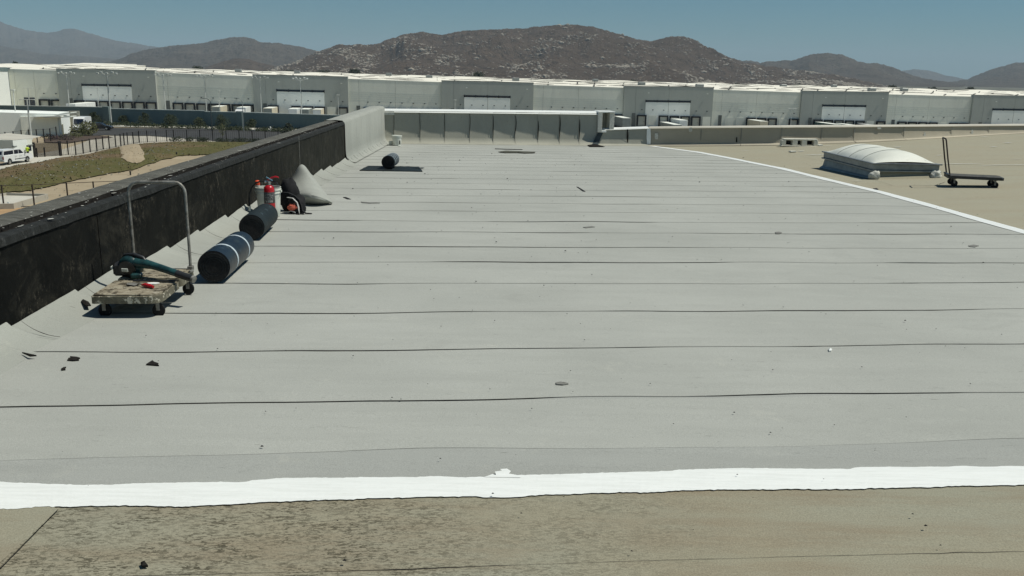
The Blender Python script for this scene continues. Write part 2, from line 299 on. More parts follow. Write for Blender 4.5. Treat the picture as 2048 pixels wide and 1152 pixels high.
# ------------------------------------------------------------------ mesh building
class MB:
    def __init__(s): s.v = []; s.f = []; s.mi = []
    def add(s, vs, fs, mi=0):
        o = len(s.v); s.v += [tuple(p) for p in vs]; s.f += [tuple(i + o for i in f) for f in fs]; s.mi += [mi] * len(fs); return s
    def quad(s, a, b, c, d, mi=0): return s.add([a, b, c, d], [(0, 1, 2, 3)], mi)
    def box(s, c, sz, rz_=0.0, mi=0, bev=0.0, tilt=None):
        x, y, z = sz[0] / 2, sz[1] / 2, sz[2] / 2
        R = Matrix.Rotation(rz_, 3, 'Z')
        if tilt: R = R @ tilt
        if bev <= 0:
            vs = [(-x, -y, -z), (x, -y, -z), (x, y, -z), (-x, y, -z), (-x, -y, z), (x, -y, z), (x, y, z), (-x, y, z)]
            fs = [(0, 3, 2, 1), (4, 5, 6, 7), (0, 1, 5, 4), (1, 2, 6, 5), (2, 3, 7, 6), (3, 0, 4, 7)]
        else:
            b = bev; vs = []
            ring = [(-x + b, -y), (x - b, -y), (x, -y + b), (x, y - b), (x - b, y), (-x + b, y), (-x, y - b), (-x, -y + b)]
            inn = [(max(-x + b, min(x - b, p[0])), max(-y + b, min(y - b, p[1]))) for p in ring]
            vs += [(p[0], p[1], -z) for p in inn] + [(p[0], p[1], -z + b) for p in ring] + [(p[0], p[1], z - b) for p in ring] + [(p[0], p[1], z) for p in inn]
            fs = [tuple(range(7, -1, -1)), tuple(range(24, 32))]
            for L in range(3):
                for i in range(8):
                    j = (i + 1) % 8; fs.append((L * 8 + i, L * 8 + j, L * 8 + 8 + j, L * 8 + 8 + i))
        C0 = V(c); return s.add([C0 + R @ V(p) for p in vs], fs, mi)
    def tube(s, pts, rad, n=10, mi=0, cap=True, flat=None):
        pts = [V(p) for p in pts]; rad = rad if isinstance(rad, (list, tuple)) else [rad] * len(pts)
        o = len(s.v); prev = None
        for i, p in enumerate(pts):
            t = (pts[min(i + 1, len(pts) - 1)] - pts[max(i - 1, 0)]).normalized()
            if prev is None: a = t.orthogonal().normalized()
            else:
                a = prev - t * prev.dot(t); a = a.normalized() if a.length > 1e-6 else t.orthogonal().normalized()
            prev = a; b = t.cross(a)
            for k in range(n):
                th = 2 * math.pi * k / n; q = p + (a * math.cos(th) + b * math.sin(th)) * rad[i]; s.v.append(tuple(q))
        for i in range(len(pts) - 1):
            for k in range(n):
                k2 = (k + 1) % n; s.f.append((o + i * n + k, o + i * n + k2, o + (i + 1) * n + k2, o + (i + 1) * n + k)); s.mi.append(mi)
        if cap:
            s.f.append(tuple(o + k for k in range(n - 1, -1, -1))); s.mi.append(mi)
            e = o + (len(pts) - 1) * n; s.f.append(tuple(e + k for k in range(n))); s.mi.append(mi)
        return s
    def lathe(s, c, prof, n=24, mi=0, axis=(0, 0, 1), open_ends=False):
        A = V(axis).normalized(); a = A.orthogonal().normalized(); b = A.cross(a); C0 = V(c); o = len(s.v)
        for r, h in prof:
            for k in range(n):
                th = 2 * math.pi * k / n; s.v.append(tuple(C0 + A * h + (a * math.cos(th) + b * math.sin(th)) * r))
        for i in range(len(prof) - 1):
            for k in range(n):
                k2 = (k + 1) % n; s.f.append((o + i * n + k, o + i * n + k2, o + (i + 1) * n + k2, o + (i + 1) * n + k)); s.mi.append(mi)
        if not open_ends:
            s.f.append(tuple(o + k for k in range(n - 1, -1, -1))); s.mi.append(mi)
            e = o + (len(prof) - 1) * n; s.f.append(tuple(e + k for k in range(n))); s.mi.append(mi)
        return s
    def prism(s, poly, z0, z1, mi=0):
        n = len(poly); vs = [(x, y, z0) for x, y in poly] + [(x, y, z1) for x, y in poly]
        fs = [tuple(range(n - 1, -1, -1)), tuple(range(n, 2 * n))] + [(i, (i + 1) % n, n + (i + 1) % n, n + i) for i in range(n)]
        return s.add(vs, fs, mi)
    def extr(s, prof, org, ax, ay, az, w, mi=0):
        """profile in the (ax, az) plane, extruded by w along ay"""
        O, X, Y_, Z = V(org), V(ax), V(ay), V(az); n = len(prof)
        vs = [O + X * a + Z * b - Y_ * (w / 2) for a, b in prof] + [O + X * a + Z * b + Y_ * (w / 2) for a, b in prof]
        fs = [tuple(range(n)), tuple(range(2 * n - 1, n - 1, -1))] + [(i, n + i, n + (i + 1) % n, (i + 1) % n) for i in range(n)]
        return s.add(vs, fs, mi)
    def grid(s, rows, mi=0, close=False):
        o = len(s.v); m = len(rows[0])
        for r in rows: s.v += [tuple(p) for p in r]
        for i in range(len(rows) - 1):
            for j in range(m if close else m - 1):
                j2 = (j + 1) % m; s.f.append((o + i * m + j, o + i * m + j2, o + (i + 1) * m + j2, o + (i + 1) * m + j)); s.mi.append(mi)
        return s
    def build(s, name, mats, parent=None, smooth=False, loc=None):
        me = D.meshes.new(name)
        vs = s.v
        if loc is not None: vs = [(x - loc[0], y - loc[1], z - loc[2]) for x, y, z in vs]
        me.from_pydata(vs, [], s.f)
        mats = mats if isinstance(mats, (list, tuple)) else [mats]
        for m in mats: me.materials.append(M[m] if isinstance(m, str) else m)
        if len(mats) > 1: me.polygons.foreach_set('material_index', s.mi)
        if smooth:
            me.polygons.foreach_set('use_smooth', [True] * len(me.polygons))
            try: me.set_sharp_from_angle(angle=math.radians(smooth if smooth is not True else 40))
            except Exception: pass
        me.update()
        o = D.objects.new(name, me); COL.objects.link(o)
        if loc is not None: o.location = loc
        if parent is not None: o.parent = parent
        return o

def tag(o, label=None, cat=None, group=None, kind=None):
    for k, v in (('label', label), ('category', cat), ('group', group), ('kind', kind)):
        if v: o[k] = v
    return o
def empty(name, label, cat, loc=(0, 0, 0), rz_=0.0, group=None, kind=None):
    o = D.objects.new(name, None); o.empty_display_size = 0.2; COL.objects.link(o); o.location = loc; o.rotation_euler = (0, 0, rz_)
    return tag(o, label, cat, group, kind)
def copy_tree(o, parent=None):
    c = o.copy(); COL.objects.link(c)
    if parent is not None: c.parent = parent
    for ch in list(o.children): copy_tree(ch, c)
    return c

# ================================================================== ROOF
roof = empty('roof', None, None, kind='structure')
# old tan deck under everything
mb = MB(); ys = [-6, -3, 0, 1, 2, 3, 4, 5, 6, 7, 8] + [9 + 1.0 * i for i in range(26)]
rows = []
for y in ys:
    xs = [-4.4, -3, -1.5, 0, 1.5, 3, 4.5]
    d = xdiag(y); xs = [x for x in xs if x < d - .2] + [d] + [d + t for t in (.8, 1.6, 3, 5, 8, 12, 18, 26, 40)]
    while len(xs) < 17: xs.insert(1, xs[0] + 0.35 * (len(xs) - 12))
    xs = sorted(xs)
    rows.append([(x, y, rz(x, y) + 0.001 * fbm(x * .5, y * .5)) for x in xs[:17]])
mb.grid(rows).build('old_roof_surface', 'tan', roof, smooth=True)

def face_x(y): return -3.046 - 0.04 * y            # inner face of the left parapet
def left_base(y): return face_x(y) + 0.28
SEAM_M = 0.092
seam_y = [3.36, 4.395, 5.384, 6.353, 7.37, 8.31, 9.22, 10.23, 11.19, 12.13, 13.1]
while seam_y[-1] < 29.6: seam_y.append(seam_y[-1] + 0.965 + random.uniform(-.02, .02))
def wob(i, x):
    k = i * 7.31
    return 0.075 * noise.noise(V((x * .38, k, 0))) + 0.045 * noise.noise(V((x * 1.1, k, 3))) + 0.003 * noise.noise(V((x * 6, k, 5)))
def seam(i, x): return seam_y[i] + SEAM_M * x + wob(i, x)
def far_wall_y(x): return 28.45 + (x + 4.15) * (29.76 - 28.45) / 8.65
for i in range(len(seam_y) - 1):
    ym = seam_y[i] + .3
    x0 = left_base(ym) - 0.10
    n = 110 if i < 12 else 60
    rws = [[] for _ in range(6)]; tar = MB(); lo, hi = [], []
    last = i == len(seam_y) - 2
    for j in range(n + 1):
        t = j / n
        xr = xdiag(ym + SEAM_M * 6) + 0.03 if i else 4.6
        x = x0 + (xr - x0) * t
        ya, yb = seam(i, x), (seam(i + 1, x) + .05)
        ymax = far_wall_y(x) - 0.06
        ya = min(ya, ymax); yb = min(yb, ymax + .01)
        lift = (0.0 if i == 0 else 1.0) * (0.0005 + 0.006 * max(0, noise.noise(V((x * .8, i * 3.3, 9)))) + 0.012 * max(0, noise.noise(V((x * .45, i * 5.1, 2))) - .35))
        wd = 0.004 + 0.020 * max(0, noise.noise(V((x * .55, i * 2.7, 6))) + .12) + 0.004 * noise.noise(V((x * 9, i, 1)))
        gg = noise.noise(V((x * .42, i * 4.9, 12))); wd *= min(1, max(0, (.20 if i < 5 else .08 if i < 9 else -.04) - gg) * 9)
        wd = max(0.0002, wd) * (1.25 + 0.03 * ya)
        if i <= 2: wd *= .62
        if i > 9: wd *= .6
        lift *= min(1, wd * 120 + .12); rws[0].append((x, ya, rz(x, ya) + .0062))
        rws[1].append((x, ya + .003, rz(x, ya) + (.0050 if i == 0 else .0075 if i < 7 else .0068) + lift))
        for q, f in ((2, .12), (3, .4), (4, .75), (5, 1.0)):
            y = ya + (yb - ya) * f
            zz = rz(x, y) + (.002 * (1 - f) + .0055 if i else .0042) + lift * max(0, 1 - f * 3) + (0.0022 if i else 0.0) * fbm(x * .9, y * 2.2, 4)
            rws[q].append((x, y, zz if q < 5 else rz(x, y) + .0045))
        lo.append((x, ya - wd, rz(x, ya) + .0085)); hi.append((x, ya + .001, rz(x, ya) + .0088))
    s = MB().grid(rws).build('membrane_sheet', 'grey' if i else 'greydim', roof, smooth=60)
    if i: tar.grid([lo, hi]).build('tar_line', 'tar', s)
# faint lap on the first sheet (covered by coating, reads as a soft crease)
a = [(x, 3.725 + SEAM_M * x + wob(40, x), rz(x, 3.725 + SEAM_M * x) + .0080) for x in [-3.2 + k * .1 for k in range(76)]]
b = [(x, y + .006, z + .0012) for x, y, z in a]
c = [(x, min(y + .655, 4.385 + SEAM_M * x + wob(1, x)), rz(x, y + .655) + .0060) for x, y, z in a]
a0 = [(x, y - .02, z - .003) for x, y, z in a]
MB().grid([a0, a, b, c]).build('lap_strip', 'grey', roof, smooth=50)

# tan sheets in front of the white line
def strip_on_roof(pts_lo, pts_hi, dz, name, mat, parent=roof, thick=True):
    """a sheet lying on the roof between two edges given as places of the photograph"""
    lo = [P(u, v, dz) for u, v in pts_lo]; hi = [P(u, v, dz) for u, v in pts_hi]
    m = MB(); m.grid([[p - V((0, 0, dz)) for p in lo], lo, hi])
    return m.build(name, mat, parent)
def densify(pts, step=18, jit=1.0, seed=0):
    out = []
    for (a, b), (c, d) in zip(pts, pts[1:]):
        n = max(1, int(abs(c - a) / step))
        for k in range(n):
            t = k / n; u = a + (c - a) * t
            out.append((u, b + (d - b) * t + jit * noise.noise(V((u * .03, seed, 0))) + .5 * jit * noise.noise(V((u * .13, seed, 4)))))
    out.append(pts[-1]); return out
wt = [(-700, 948), (-300, 962), (0, 963), (100, 968), (170, 970), (300, 966), (492, 963), (500, 961), (560, 956), (690, 955), (860, 953), (975, 954), (984, 953), (990, 951), (1010, 951), (1030, 950), (1090, 949), (1220, 945), (1345, 942), (1352, 939), (1480, 936), (1700, 938), (1712, 934), (2048, 932), (2400, 930), (2900, 925)]
wb = [(-700, 1030), (-300, 1024), (0, 1018), (100, 1013), (250, 1011), (370, 1013), (600, 1001), (800, 995), (950, 992), (970, 996), (1150, 987), (1300, 984), (1420, 979), (1700, 978), (1850, 974), (2048, 969), (2400, 962), (2900, 955)]
def resample(pts, us):
    r = []
    for u in us:
        for (a, b), (c, d) in zip(pts, pts[1:]):
            if a <= u <= c: r.append(b + (d - b) * (u - a) / (c - a)); break
        else: r.append(pts[-1][1])
    return r
us = list(range(-700, 2900, 7))
lo, hi, ed = [], [], []
for u, v0, v1 in zip(us, resample(wb, us), resample(wt, us)):
    j0 = 2.2 * noise.noise(V((u * .018, 1, 0))) + 1.6 * noise.noise(V((u * .09, 1, 7))) + .8 * noise.noise(V((u * .5, 1, 7)))
    j1 = 1.6 * noise.noise(V((u * .02, 5, 0))) + 1.1 * noise.noise(V((u * .11, 5, 7)))
    lo.append(P(u, v0 + j0, .0062)); hi.append(P(u, v1 + j1, .0135))
MB().grid([lo, hi]).build('white_coating_line', 'white', roof)
# brushed dab that strays above the line
dab = [(968, 954), (985, 948), (992, 950), (990, 943), (1004, 941), (1000, 938), (1014, 937), (1022, 942), (1018, 947), (1034, 950), (1042, 955)]
m = MB(); pts = [P(u, v, .0145) for u, v in dab]; m.add(pts, [tuple(range(len(pts)))]); m.build('coating_dab', 'white', roof)
# front tan sheets: left sheet, freckled sheet, and one lapped nearer the camera
ql = densify([(-600, 1290), (-200, 1240), (0, 1133), (115, 1019)], 12, 1.0, 1)
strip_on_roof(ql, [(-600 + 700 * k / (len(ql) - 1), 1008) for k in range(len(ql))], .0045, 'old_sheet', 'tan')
# dark joint along the left sheet
jl = [P(u + .8 * noise.noise(V((v * .1, 0, 0))), v, .0065) for u, v in [(115 - k * (175 / 24), 1019 + k * (178 / 24)) for k in range(25)]]
MB().grid([jl, [p + V((.0032, 0, 0)) for p in jl]]).build('old_seam', 'tar', roof)
fs_t = [(-100, 1172), (250, 1153), (500, 1147), (800, 1141), (1024, 1131), (1300, 1122), (1550, 1115), (1850, 1108), (2048, 1104), (2500, 1090)]
uu = list(range(-100, 2480, 12)); vv = resample(fs_t, uu)
top = [P(u, v + 1.2 * noise.noise(V((u * .02, 3, 0))), .012) for u, v in zip(uu, vv)]
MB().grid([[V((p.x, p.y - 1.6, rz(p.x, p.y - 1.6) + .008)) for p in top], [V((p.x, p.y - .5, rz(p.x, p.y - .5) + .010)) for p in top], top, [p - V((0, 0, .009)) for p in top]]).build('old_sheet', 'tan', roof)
m = MB(); l0, l1 = [], []
for p in top:
    wv = .009 * max(0, noise.noise(V((p.x * 1.6, 8, 0))) + .08) + .003 * max(0, noise.noise(V((p.x * 12, 8, 0))))
    l0.append(p + V((0, -.001, .002))); l1.append(p + V((0, wv, .002)))
m.grid([l0, l1]).build('old_seam', 'tar', roof)

# diagonal white line
dl, dr, dd = [], [], []
N = 150
for k in range(N + 1):
    y = 2.2 + (29.72 - 2.2) * k / N; x = xdiag(y)
    hw = .078 + .0012 * y + .02 * noise.noise(V((y * .8, 0, 0))) + .008 * noise.noise(V((y * 4, 2, 0))); cx = x + .035 * noise.noise(V((y * .35, 7, 0)))
    dl.append((cx - hw, y, rz(cx - hw, y) + .0125)); dr.append((cx + hw, y, rz(cx + hw, y) + .0125)); dd.append((cx, y, rz(cx, y) + .0155))
MB().grid([dl, dd, dr]).build('white_coating_line', 'white', roof)

# scattered seams and paint marks of the right roof
m = MB()
for (u0, v0, u1, v1, th) in [(1590, 350, 1710, 371, .012), (1600, 341, 1655, 352, .01), (1730, 353, 1785, 371, .01), (1870, 371, 1890, 364, .02), (1850, 372, 1905, 381, .008), (1890, 395, 2046, 401, .008), (1600, 312, 1680, 330, .008), (1500, 300, 1690, 297, .008), (1700, 290, 1800, 286, .008)]:
    a_, b_ = P(u0, v0, .014), P(u1, v1, .014); d_ = (b_ - a_); nn = V((-d_.y, d_.x, 0)).normalized() * th
    ps = [a_ + d_ * (k / 12) + nn * 1.5 * noise.noise(V((k * .7, u0, 0))) for k in range(13)]
    ps = [V((p.x, p.y, rz(p.x, p.y) + .014)) for p in ps]
    m.grid([ps, [p + nn * (.5 + .5 * noise.noise(V((k * 1.3, v0, 0)))) for k, p in enumerate(ps)]])
m.build('old_seam', 'tar', roof)
marks = [(1608, 309, 44, .05), (1684, 295, 16, .06), (1786, 294, 17, .07), (1876, 327, 90, .035), (1950, 330, 60, .03), (1985, 329, 100, .03), (1978, 293, 16, .05), (2005, 285, 20, .06), (1870, 310, 16, .04), (1644, 291, 20, .03), (1595, 302, 14, .08), (1480, 301, 18, .02), (1560, 291, 12, .05), (1960, 273, 18, .05), (1880, 279, 14, .04), (1700, 361, 26, .012), (2020, 318, 24, .02)]
for (u, v, w_, th) in marks:
    n = 10; a_, b_ = [], []
    m = MB()
    for k in range(n + 1):
        t = k / n; p = P(u + w_ * t, v + .25 * math.sin(t * 5), .016); h = th * (.25 + .75 * math.sin(math.pi * t)) * (1 + .6 * noise.noise(V((t * 6, u, 0))))
        a_.append(p + V((0, -h, 0))); b_.append(p + V((0, h, 0)))
    m.grid([a_, b_]).build('paint_mark', 'white_old', roof)
# dark shreds on the membrane surface
def shred(pts, dz=.03): return [P(u, v, dz) for u, v in pts]

# building body under the roof
tag(MB().box((23.2, 4.0, -6.3), (55.0, 54.6, 8.8)).build('building_body', 'facW'), kind='structure')

# ------------------------------------------------------------------ left parapet
lp = empty('parapet_wall', 'tall black tarred parapet along the left roof edge with a grey flashed far end', 'wall', (-3.4, 12, -.3))
def lpart(mb, name, mat, smooth=False): 
    o = mb.build(name, mat, None, smooth); o.parent = lp; o.matrix_parent_inverse = Matrix.Translation(-lp.location); return o
def ptop(y): return 0.53 - 0.0045 * y
J1, J2, YE = 14.9, 19.98, 28.5
for a_, b_ in ((-4.0, 6.9), (6.91, J1), (J1 + .012, J2)):
    n = max(4, int((b_ - a_) * 3)); r0, r1, r2, r3 = [], [], [], []
    for k in range(n + 1):
        y = a_ + (b_ - a_) * k / n; x = face_x(y); e = .006 * fbm(y * .7, 1)
        r0.append((x + e, y, rz(x, y) - .05)); r1.append((x + e + .006 * fbm(y, 5), y, ptop(y) - .35)); r2.append((x + e, y, ptop(y) - .02)); r3.append((x - .02, y, ptop(y)))
    lpart(MB().grid([r0, r1, r2, r3]), 'tar_panel', 'black', 30)
m = MB().box((face_x(J1) + .004, J1 + .006, .06), (.008, .018, .9)); lpart(m, 'panel_joint', 'steel')
# caps
def ribbon_cap(x0, x1, zoff, name, mat, y0=-4.0, y1=J2 + .1, bulge=.012, seed=0, th=.03):
    n = int((y1 - y0) * 9); rr = [[] for _ in range(6)]
    for k in range(n + 1):
        y = y0 + (y1 - y0) * k / n; fx = face_x(y); z = ptop(y) + zoff
        e0 = .012 * noise.noise(V((y * 2.3, seed, 0))) + .008 * noise.noise(V((y * 7, seed, 1))); e1 = .012 * noise.noise(V((y * 2.1, seed, 5))) + .01 * noise.noise(V((y * 8, seed, 6)))
        rr[0].append((fx + x0 + e0, y, z - th)); rr[1].append((fx + x0 + e0 - .008, y, z))
        for q, f in ((2, .33), (3, .66)): rr[q].append((fx + x0 + (x1 - x0) * f, y, z + bulge + .006 * noise.noise(V((y * 5, f * 3, seed)))))
        rr[4].append((fx + x1 + e1 + .01, y, z)); rr[5].append((fx + x1 + e1, y, z - th))
    lpart(MB().grid(rr), name, mat, 50)
ribbon_cap(.012, -.115, .012, 'inner_cap', 'cap_in', seed=1, th=.05)
ribbon_cap(-.150, -.43, .036, 'outer_cap', 'cap_out', seed=2, th=.12)
lpart(MB().grid([[(face_x(y) - .10, y, ptop(y) - .03), (face_x(y) - .42, y, ptop(y) - .03)] for y in range(-4, 29, 2)]), 'cap_gap', 'tar')
lpart(MB().grid([[(face_x(y) - .40, y, ptop(y) - .02) for y in (-4, 10, 20, 29)], [(face_x(y) - .40, y, -4) for y in (-4, 10, 20, 29)], [(face_x(y) - .40, y, -10.9) for y in (-4, 10, 20, 29)]]), 'outer_face', 'facW')
gq = [[], [], []]
for k in range(int((J2 + 4.2) * 8)):
    y = -4 + k / 8; e = .010 * noise.noise(V((y * 2.3, 2, 0))) + .008 * noise.noise(V((y * 7, 2, 1)))
    gq[0].append((face_x(y) - .118, y, ptop(y) + .004)); gq[1].append((face_x(y) - .139 + e, y, ptop(y) + .006)); gq[2].append((face_x(y) - .143 + e, y, ptop(y) + .040 + .010 * noise.noise(V((y * 3, 9, 1)))))
lpart(MB().grid(gq), 'cap_gap', 'tar')
# paint flakes and chips on the cap
m = MB()
for k in range(420):
    y = random.uniform(4, J2); f = random.choice([-.13, -.05, -.02, -.16, -.25, -.35, -.12, -.14]) + random.uniform(-.03, .03)
    x = face_x(y) + f; z = ptop(y) + (.032 if f > -.13 else .046); L = random.uniform(.004, .013) * (2.8 if random.random() < .08 else 1); wd = L * random.uniform(.35, .8)
    a_ = random.uniform(-.6, .6); ca, sa = math.cos(a_), math.sin(a_)
    ps = [(x + wd * (math.cos(t) * ca) - L * math.sin(t) * sa, y + wd * math.cos(t) * sa + L * math.sin(t) * ca, z + random.uniform(0, .002)) for t in [i * math.pi / 3 + random.uniform(-.2, .2) for i in range(6)]]
    m.add(ps, [tuple(range(6))])
o = lpart(m, 'paint_chips', 'flake'); o['kind'] = 'stuff'
# cant flashing with its stepped upper edge
y = 1.9; i = 0
edges = [1.9, 3.1, 4.1, 5.38, 6.36, 7.36, 8.35, 9.3, 10.35, 11.3, 12.2, 13.2, 14.2, 15.0, 15.9, 16.9, 17.9, 18.9, 19.98]
for a_, b_ in zip(edges, edges[1:]):
    n = 12; rr = [[] for _ in range(6)]
    h0 = .075 + random.uniform(-.015, .02); h1 = h0 + random.uniform(.035, .07)
    if abs(a_ - 5.38) < .1: h0, h1 = .07, .11
    for k in range(n + 1):
        y = a_ + (b_ + .03 - a_) * k / n; f = k / n; fx = face_x(y); zr = rz(-3, y); h = h0 + (h1 - h0) * f + .006 * noise.noise(V((y * 5, 3, 0)))
        pr = .012 + .006 * (1 - f)
        bend = .26 + .03 * noise.noise(V((y * 1.2, 9, 0)))
        rr[0].append((fx + pr - .006, y, zr + h)); rr[1].append((fx + pr, y, zr + h - .002)); rr[2].append((fx + pr + .03, y, zr + h * .72 + .01 * (1 - f)))
        rr[3].append((fx + pr + .11, y, zr + h * .36 + .012)); rr[4].append((fx + pr + .2, y, zr + .022)); rr[5].append((fx + pr + bend + .07, y, zr + .0060))
    lpart(MB().grid(rr), 'flashing_strip', 'grey2', 50)
    # curl of the sheet end at the foot of the cant
    yy = a_ + .02; m = MB(); q0, q1 = [], []
    for k in range(9):
        t = k / 8; x = face_x(yy) + .05 + .30 * t; z = rz(-3, yy) + .10 * (1 - t) ** 2 + .022
        y_ = yy + .07 - .12 * t + .05 * t * t; wdt = .010 * (1 - abs(2 * t - 1.2)) * random.uniform(.5, 1)
        q0.append((x, y_, z)); q1.append((x, y_ + max(.001, wdt), z + .002))
    lpart(m.grid([q0, q1]), 'sheet_curl', 'tar')
# grey flashed far end: sheets over the wall with flared foot
ed = [J2 + .01 + k * (YE - J2) / 9 for k in range(10)]
for qi, (a_, b_) in enumerate(zip(ed, ed[1:])):
    n = 8; rr = [[] for _ in range(9)]
    for k in range(n + 1):
        y = a_ + (b_ + .02 - a_) * k / n; f = k / n; fx = face_x(y) + .018 - .0015 * f + .003 * noise.noise(V((y * 3, 2, 0))); zr = rz(-3, y); zt = ptop(y) + .045
        zt = ptop(J2) + .045
        fl = .20 + .03 * noise.noise(V((y * 1.3, 1, 0)))
        for q, (dx, z) in enumerate(((-.50, zt - .25), (-.47, zt), (-.2, zt + .02), (-.05, zt + .008), (-.005, zt - .05), (0, zr + .30), (.02, zr + .16), (.07, zr + .07), (fl, zr + .026))):
            rr[q].append((fx + dx, y, z))
    lpart(MB().grid(rr), 'grey_flashing_sheet', 'grey2', 50)
    m = MB(); s0, s1 = [], []
    for k in range(8):
        t = k / 7; s0.append((face_x(a_) + .03 + .20 * t, a_ + .05 - .10 * t, rz(-3, a_) + .12 * (1 - t) ** 2 + .032)); s1.append((s0[-1][0] + .003, s0[-1][1] + .02 * (1 - t), s0[-1][2] + .001))
    lpart(m.grid([s0, s1]), 'sheet_curl', 'tar')
    # small pleat marks between laps
    for _ in range(1):
        yy = a_ + .45; s0 = [(face_x(yy) + .03 + .14 * t / 5, yy + .04 - .07 * t / 5, rz(-3, yy) + .12 * (1 - t / 6.) ** 2 + .034) for t in range(6)]
        lpart(MB().grid([s0, [(a1, b1 + .014, c1) for a1, b1, c1 in s0]]), 'pleat_mark', 'tar')
# black outline where the grey sheet begins
q = [(face_x(J2) + dx, J2 - .012, z) for dx, z in ((-.45, ptop(J2) + .05), (-.05, ptop(J2) + .05), (.012, ptop(J2) - .03), (.016, rz(-3, J2) + .3), (.03, rz(-3, J2) + .15), (.09, rz(-3, J2) + .06), (.24, rz(-3, J2) + .025))]
lpart(MB().grid([q, [(a1 + .004, b1 + .035, c1 + .006) for a1, b1, c1 in q]]), 'sheet_edge', 'tar')
# tar drips and peeled spots near the nearest step
m = MB()
for (u, v, w_, h_) in [(156, 590, 4, 11), (152, 596, 7, 3), (165, 606, 9, 5), (173, 603, 10, 8), (178, 610, 6, 4), (10, 671, 3, 4), (137, 628, 2, 3), (110, 612, 4, 1.5), (153, 612, 2, 3), (30, 640, 3, 1)]:
    p = atY(u, v, 6.15 if u > 90 else 5.2); p = V((max(p.x, -3.28) + .02, p.y, p.z + .012)); s = p.y / FPX
    m.quad(p + V((-w_ * s / 2, 0, -h_ * s / 2)), p + V((w_ * s / 2, 0, -h_ * s / 2)), p + V((w_ * s / 2, .01, h_ * s / 2)), p + V((-w_ * s / 3, .01, h_ * s / 2)))
# ------------------------------------------------------------------ far parapet
A0 = V((-4.2, 28.44, 0)); dirw = V((8.65, 1.31, 0)).normalized(); nrm = V((dirw.y, -dirw.x, 0))
def wallpt(u, v=270):            # point of the far wall's face plane
    d = ray(u, v); t = (A0 - EYEP).dot(nrm) / d.dot(nrm); return EYEP + d * t
fw = empty('parapet_wall', 'grey parapet with a bright white coping closing the far end of the grey roof', 'wall', tuple(wallpt(1000, 290)))
def fpart(mb, name, mat, smooth=False, par=None):
    par = par or fw
    o = mb.build(name, mat, None, smooth); o.parent = par; o.matrix_parent_inverse = Matrix.Translation(-par.location); return o
ZT = wallpt(760, 222).z
pu = [765, 788, 840, 889, 939, 985.5, 1030, 1075, 1118, 1157.5, 1197]
for k, (a_, b_) in enumerate(zip(pu, pu[1:])):
    p, q = wallpt(a_), wallpt(b_); n = 6; rr = [[] for _ in range(6)]
    for j in range(n + 1):
        f = j / n; c_ = p.lerp(q, f); zr = rz(c_.x, c_.y); e = nrm * (.006 * noise.noise(V((c_.x * 2, k, 0))) + .014 * (1 - f))
        for qq, (off, z) in enumerate(((0, ZT + .01), (0, ZT - .1), (.0, zr + .22), (.04, zr + .12), (.12, zr + .05), (.30, zr + .018))):
            c2 = c_ + nrm * off + e; rr[qq].append((c2.x, c2.y, z + .004 * fbm(c2.x * 2, z * 3)))
    fpart(MB().grid(rr), 'flashing_sheet', 'wallgrey', 40)
    if k:
        wv = [0, .006, .010, .012, .012, .020, .022, .030, .034, .034, .03][k]; top_ = [0, 0, 0, 0, .05, .12, .1, .25, .1, .2, .1][k]
        q0, q1 = [], []
        for j in range(9):
            t = j / 8; z = ZT - top_ + (rz(p.x, p.y) + .05 - ZT + top_) * t; off = nrm * (.025 + (.10 * max(0, t - .85) / .15)); xx = p + dirw * (.03 * noise.noise(V((t * 2, k * 3, 0)))) + off
            ww = wv * math.sin(math.pi * min(1, t + .1)) + .003; q0.append((xx.x, xx.y, z)); xx = xx + dirw * ww; q1.append((xx.x, xx.y, z))
        fpart(MB().grid([q0, q1]), 'dark_joint', 'tar')
def beam(p, q, dz0, dz1, out, back, name, mat, par, wv=.006):
    n = 24; L = (q - p).length; rr = [[] for _ in range(5)]
    for j in range(n + 1):
        f = j / n; c_ = p.lerp(q, f); e = wv * noise.noise(V((c_.x * 1.5, 4, 0)))
        for qq, (o_, z) in enumerate(((out - .02, dz0 + e), (out + .01, dz0 + .015 + e), (out - .20, dz1 + e), (-back, dz1 + .01), (-back, dz0))):
            c2 = c_ + nrm * o_; rr[qq].append((c2.x, c2.y, c_.z + z))
    return fpart(MB().grid(rr), name, mat, 30, par)
p, q = wallpt(752), wallpt(1200); p.z = q.z = ZT
beam(p, q, -.045, .055, .05, .38, 'white_coping', 'white', fw)
pa, pb = wallpt(768), wallpt(789); pa.z = pb.z = ZT
fpart(MB().box(tuple(pa.lerp(pb, .5) + nrm * .03 + V((0, 0, -.06))), ((pb - pa).length, .03, .12), math.atan2(dirw.y, dirw.x)), 'coping_patch', 'white_old')
# back and body of wall
c1, c2 = wallpt(752), wallpt(1197)
fpart(MB().grid([[(c1 - nrm * .36 + V((0, 0, z - c1.z))), (c2 - nrm * .36 + V((0, 0, z - c2.z)))] for z in (ZT, -3, -10.9)]), 'outer_face', 'facW')
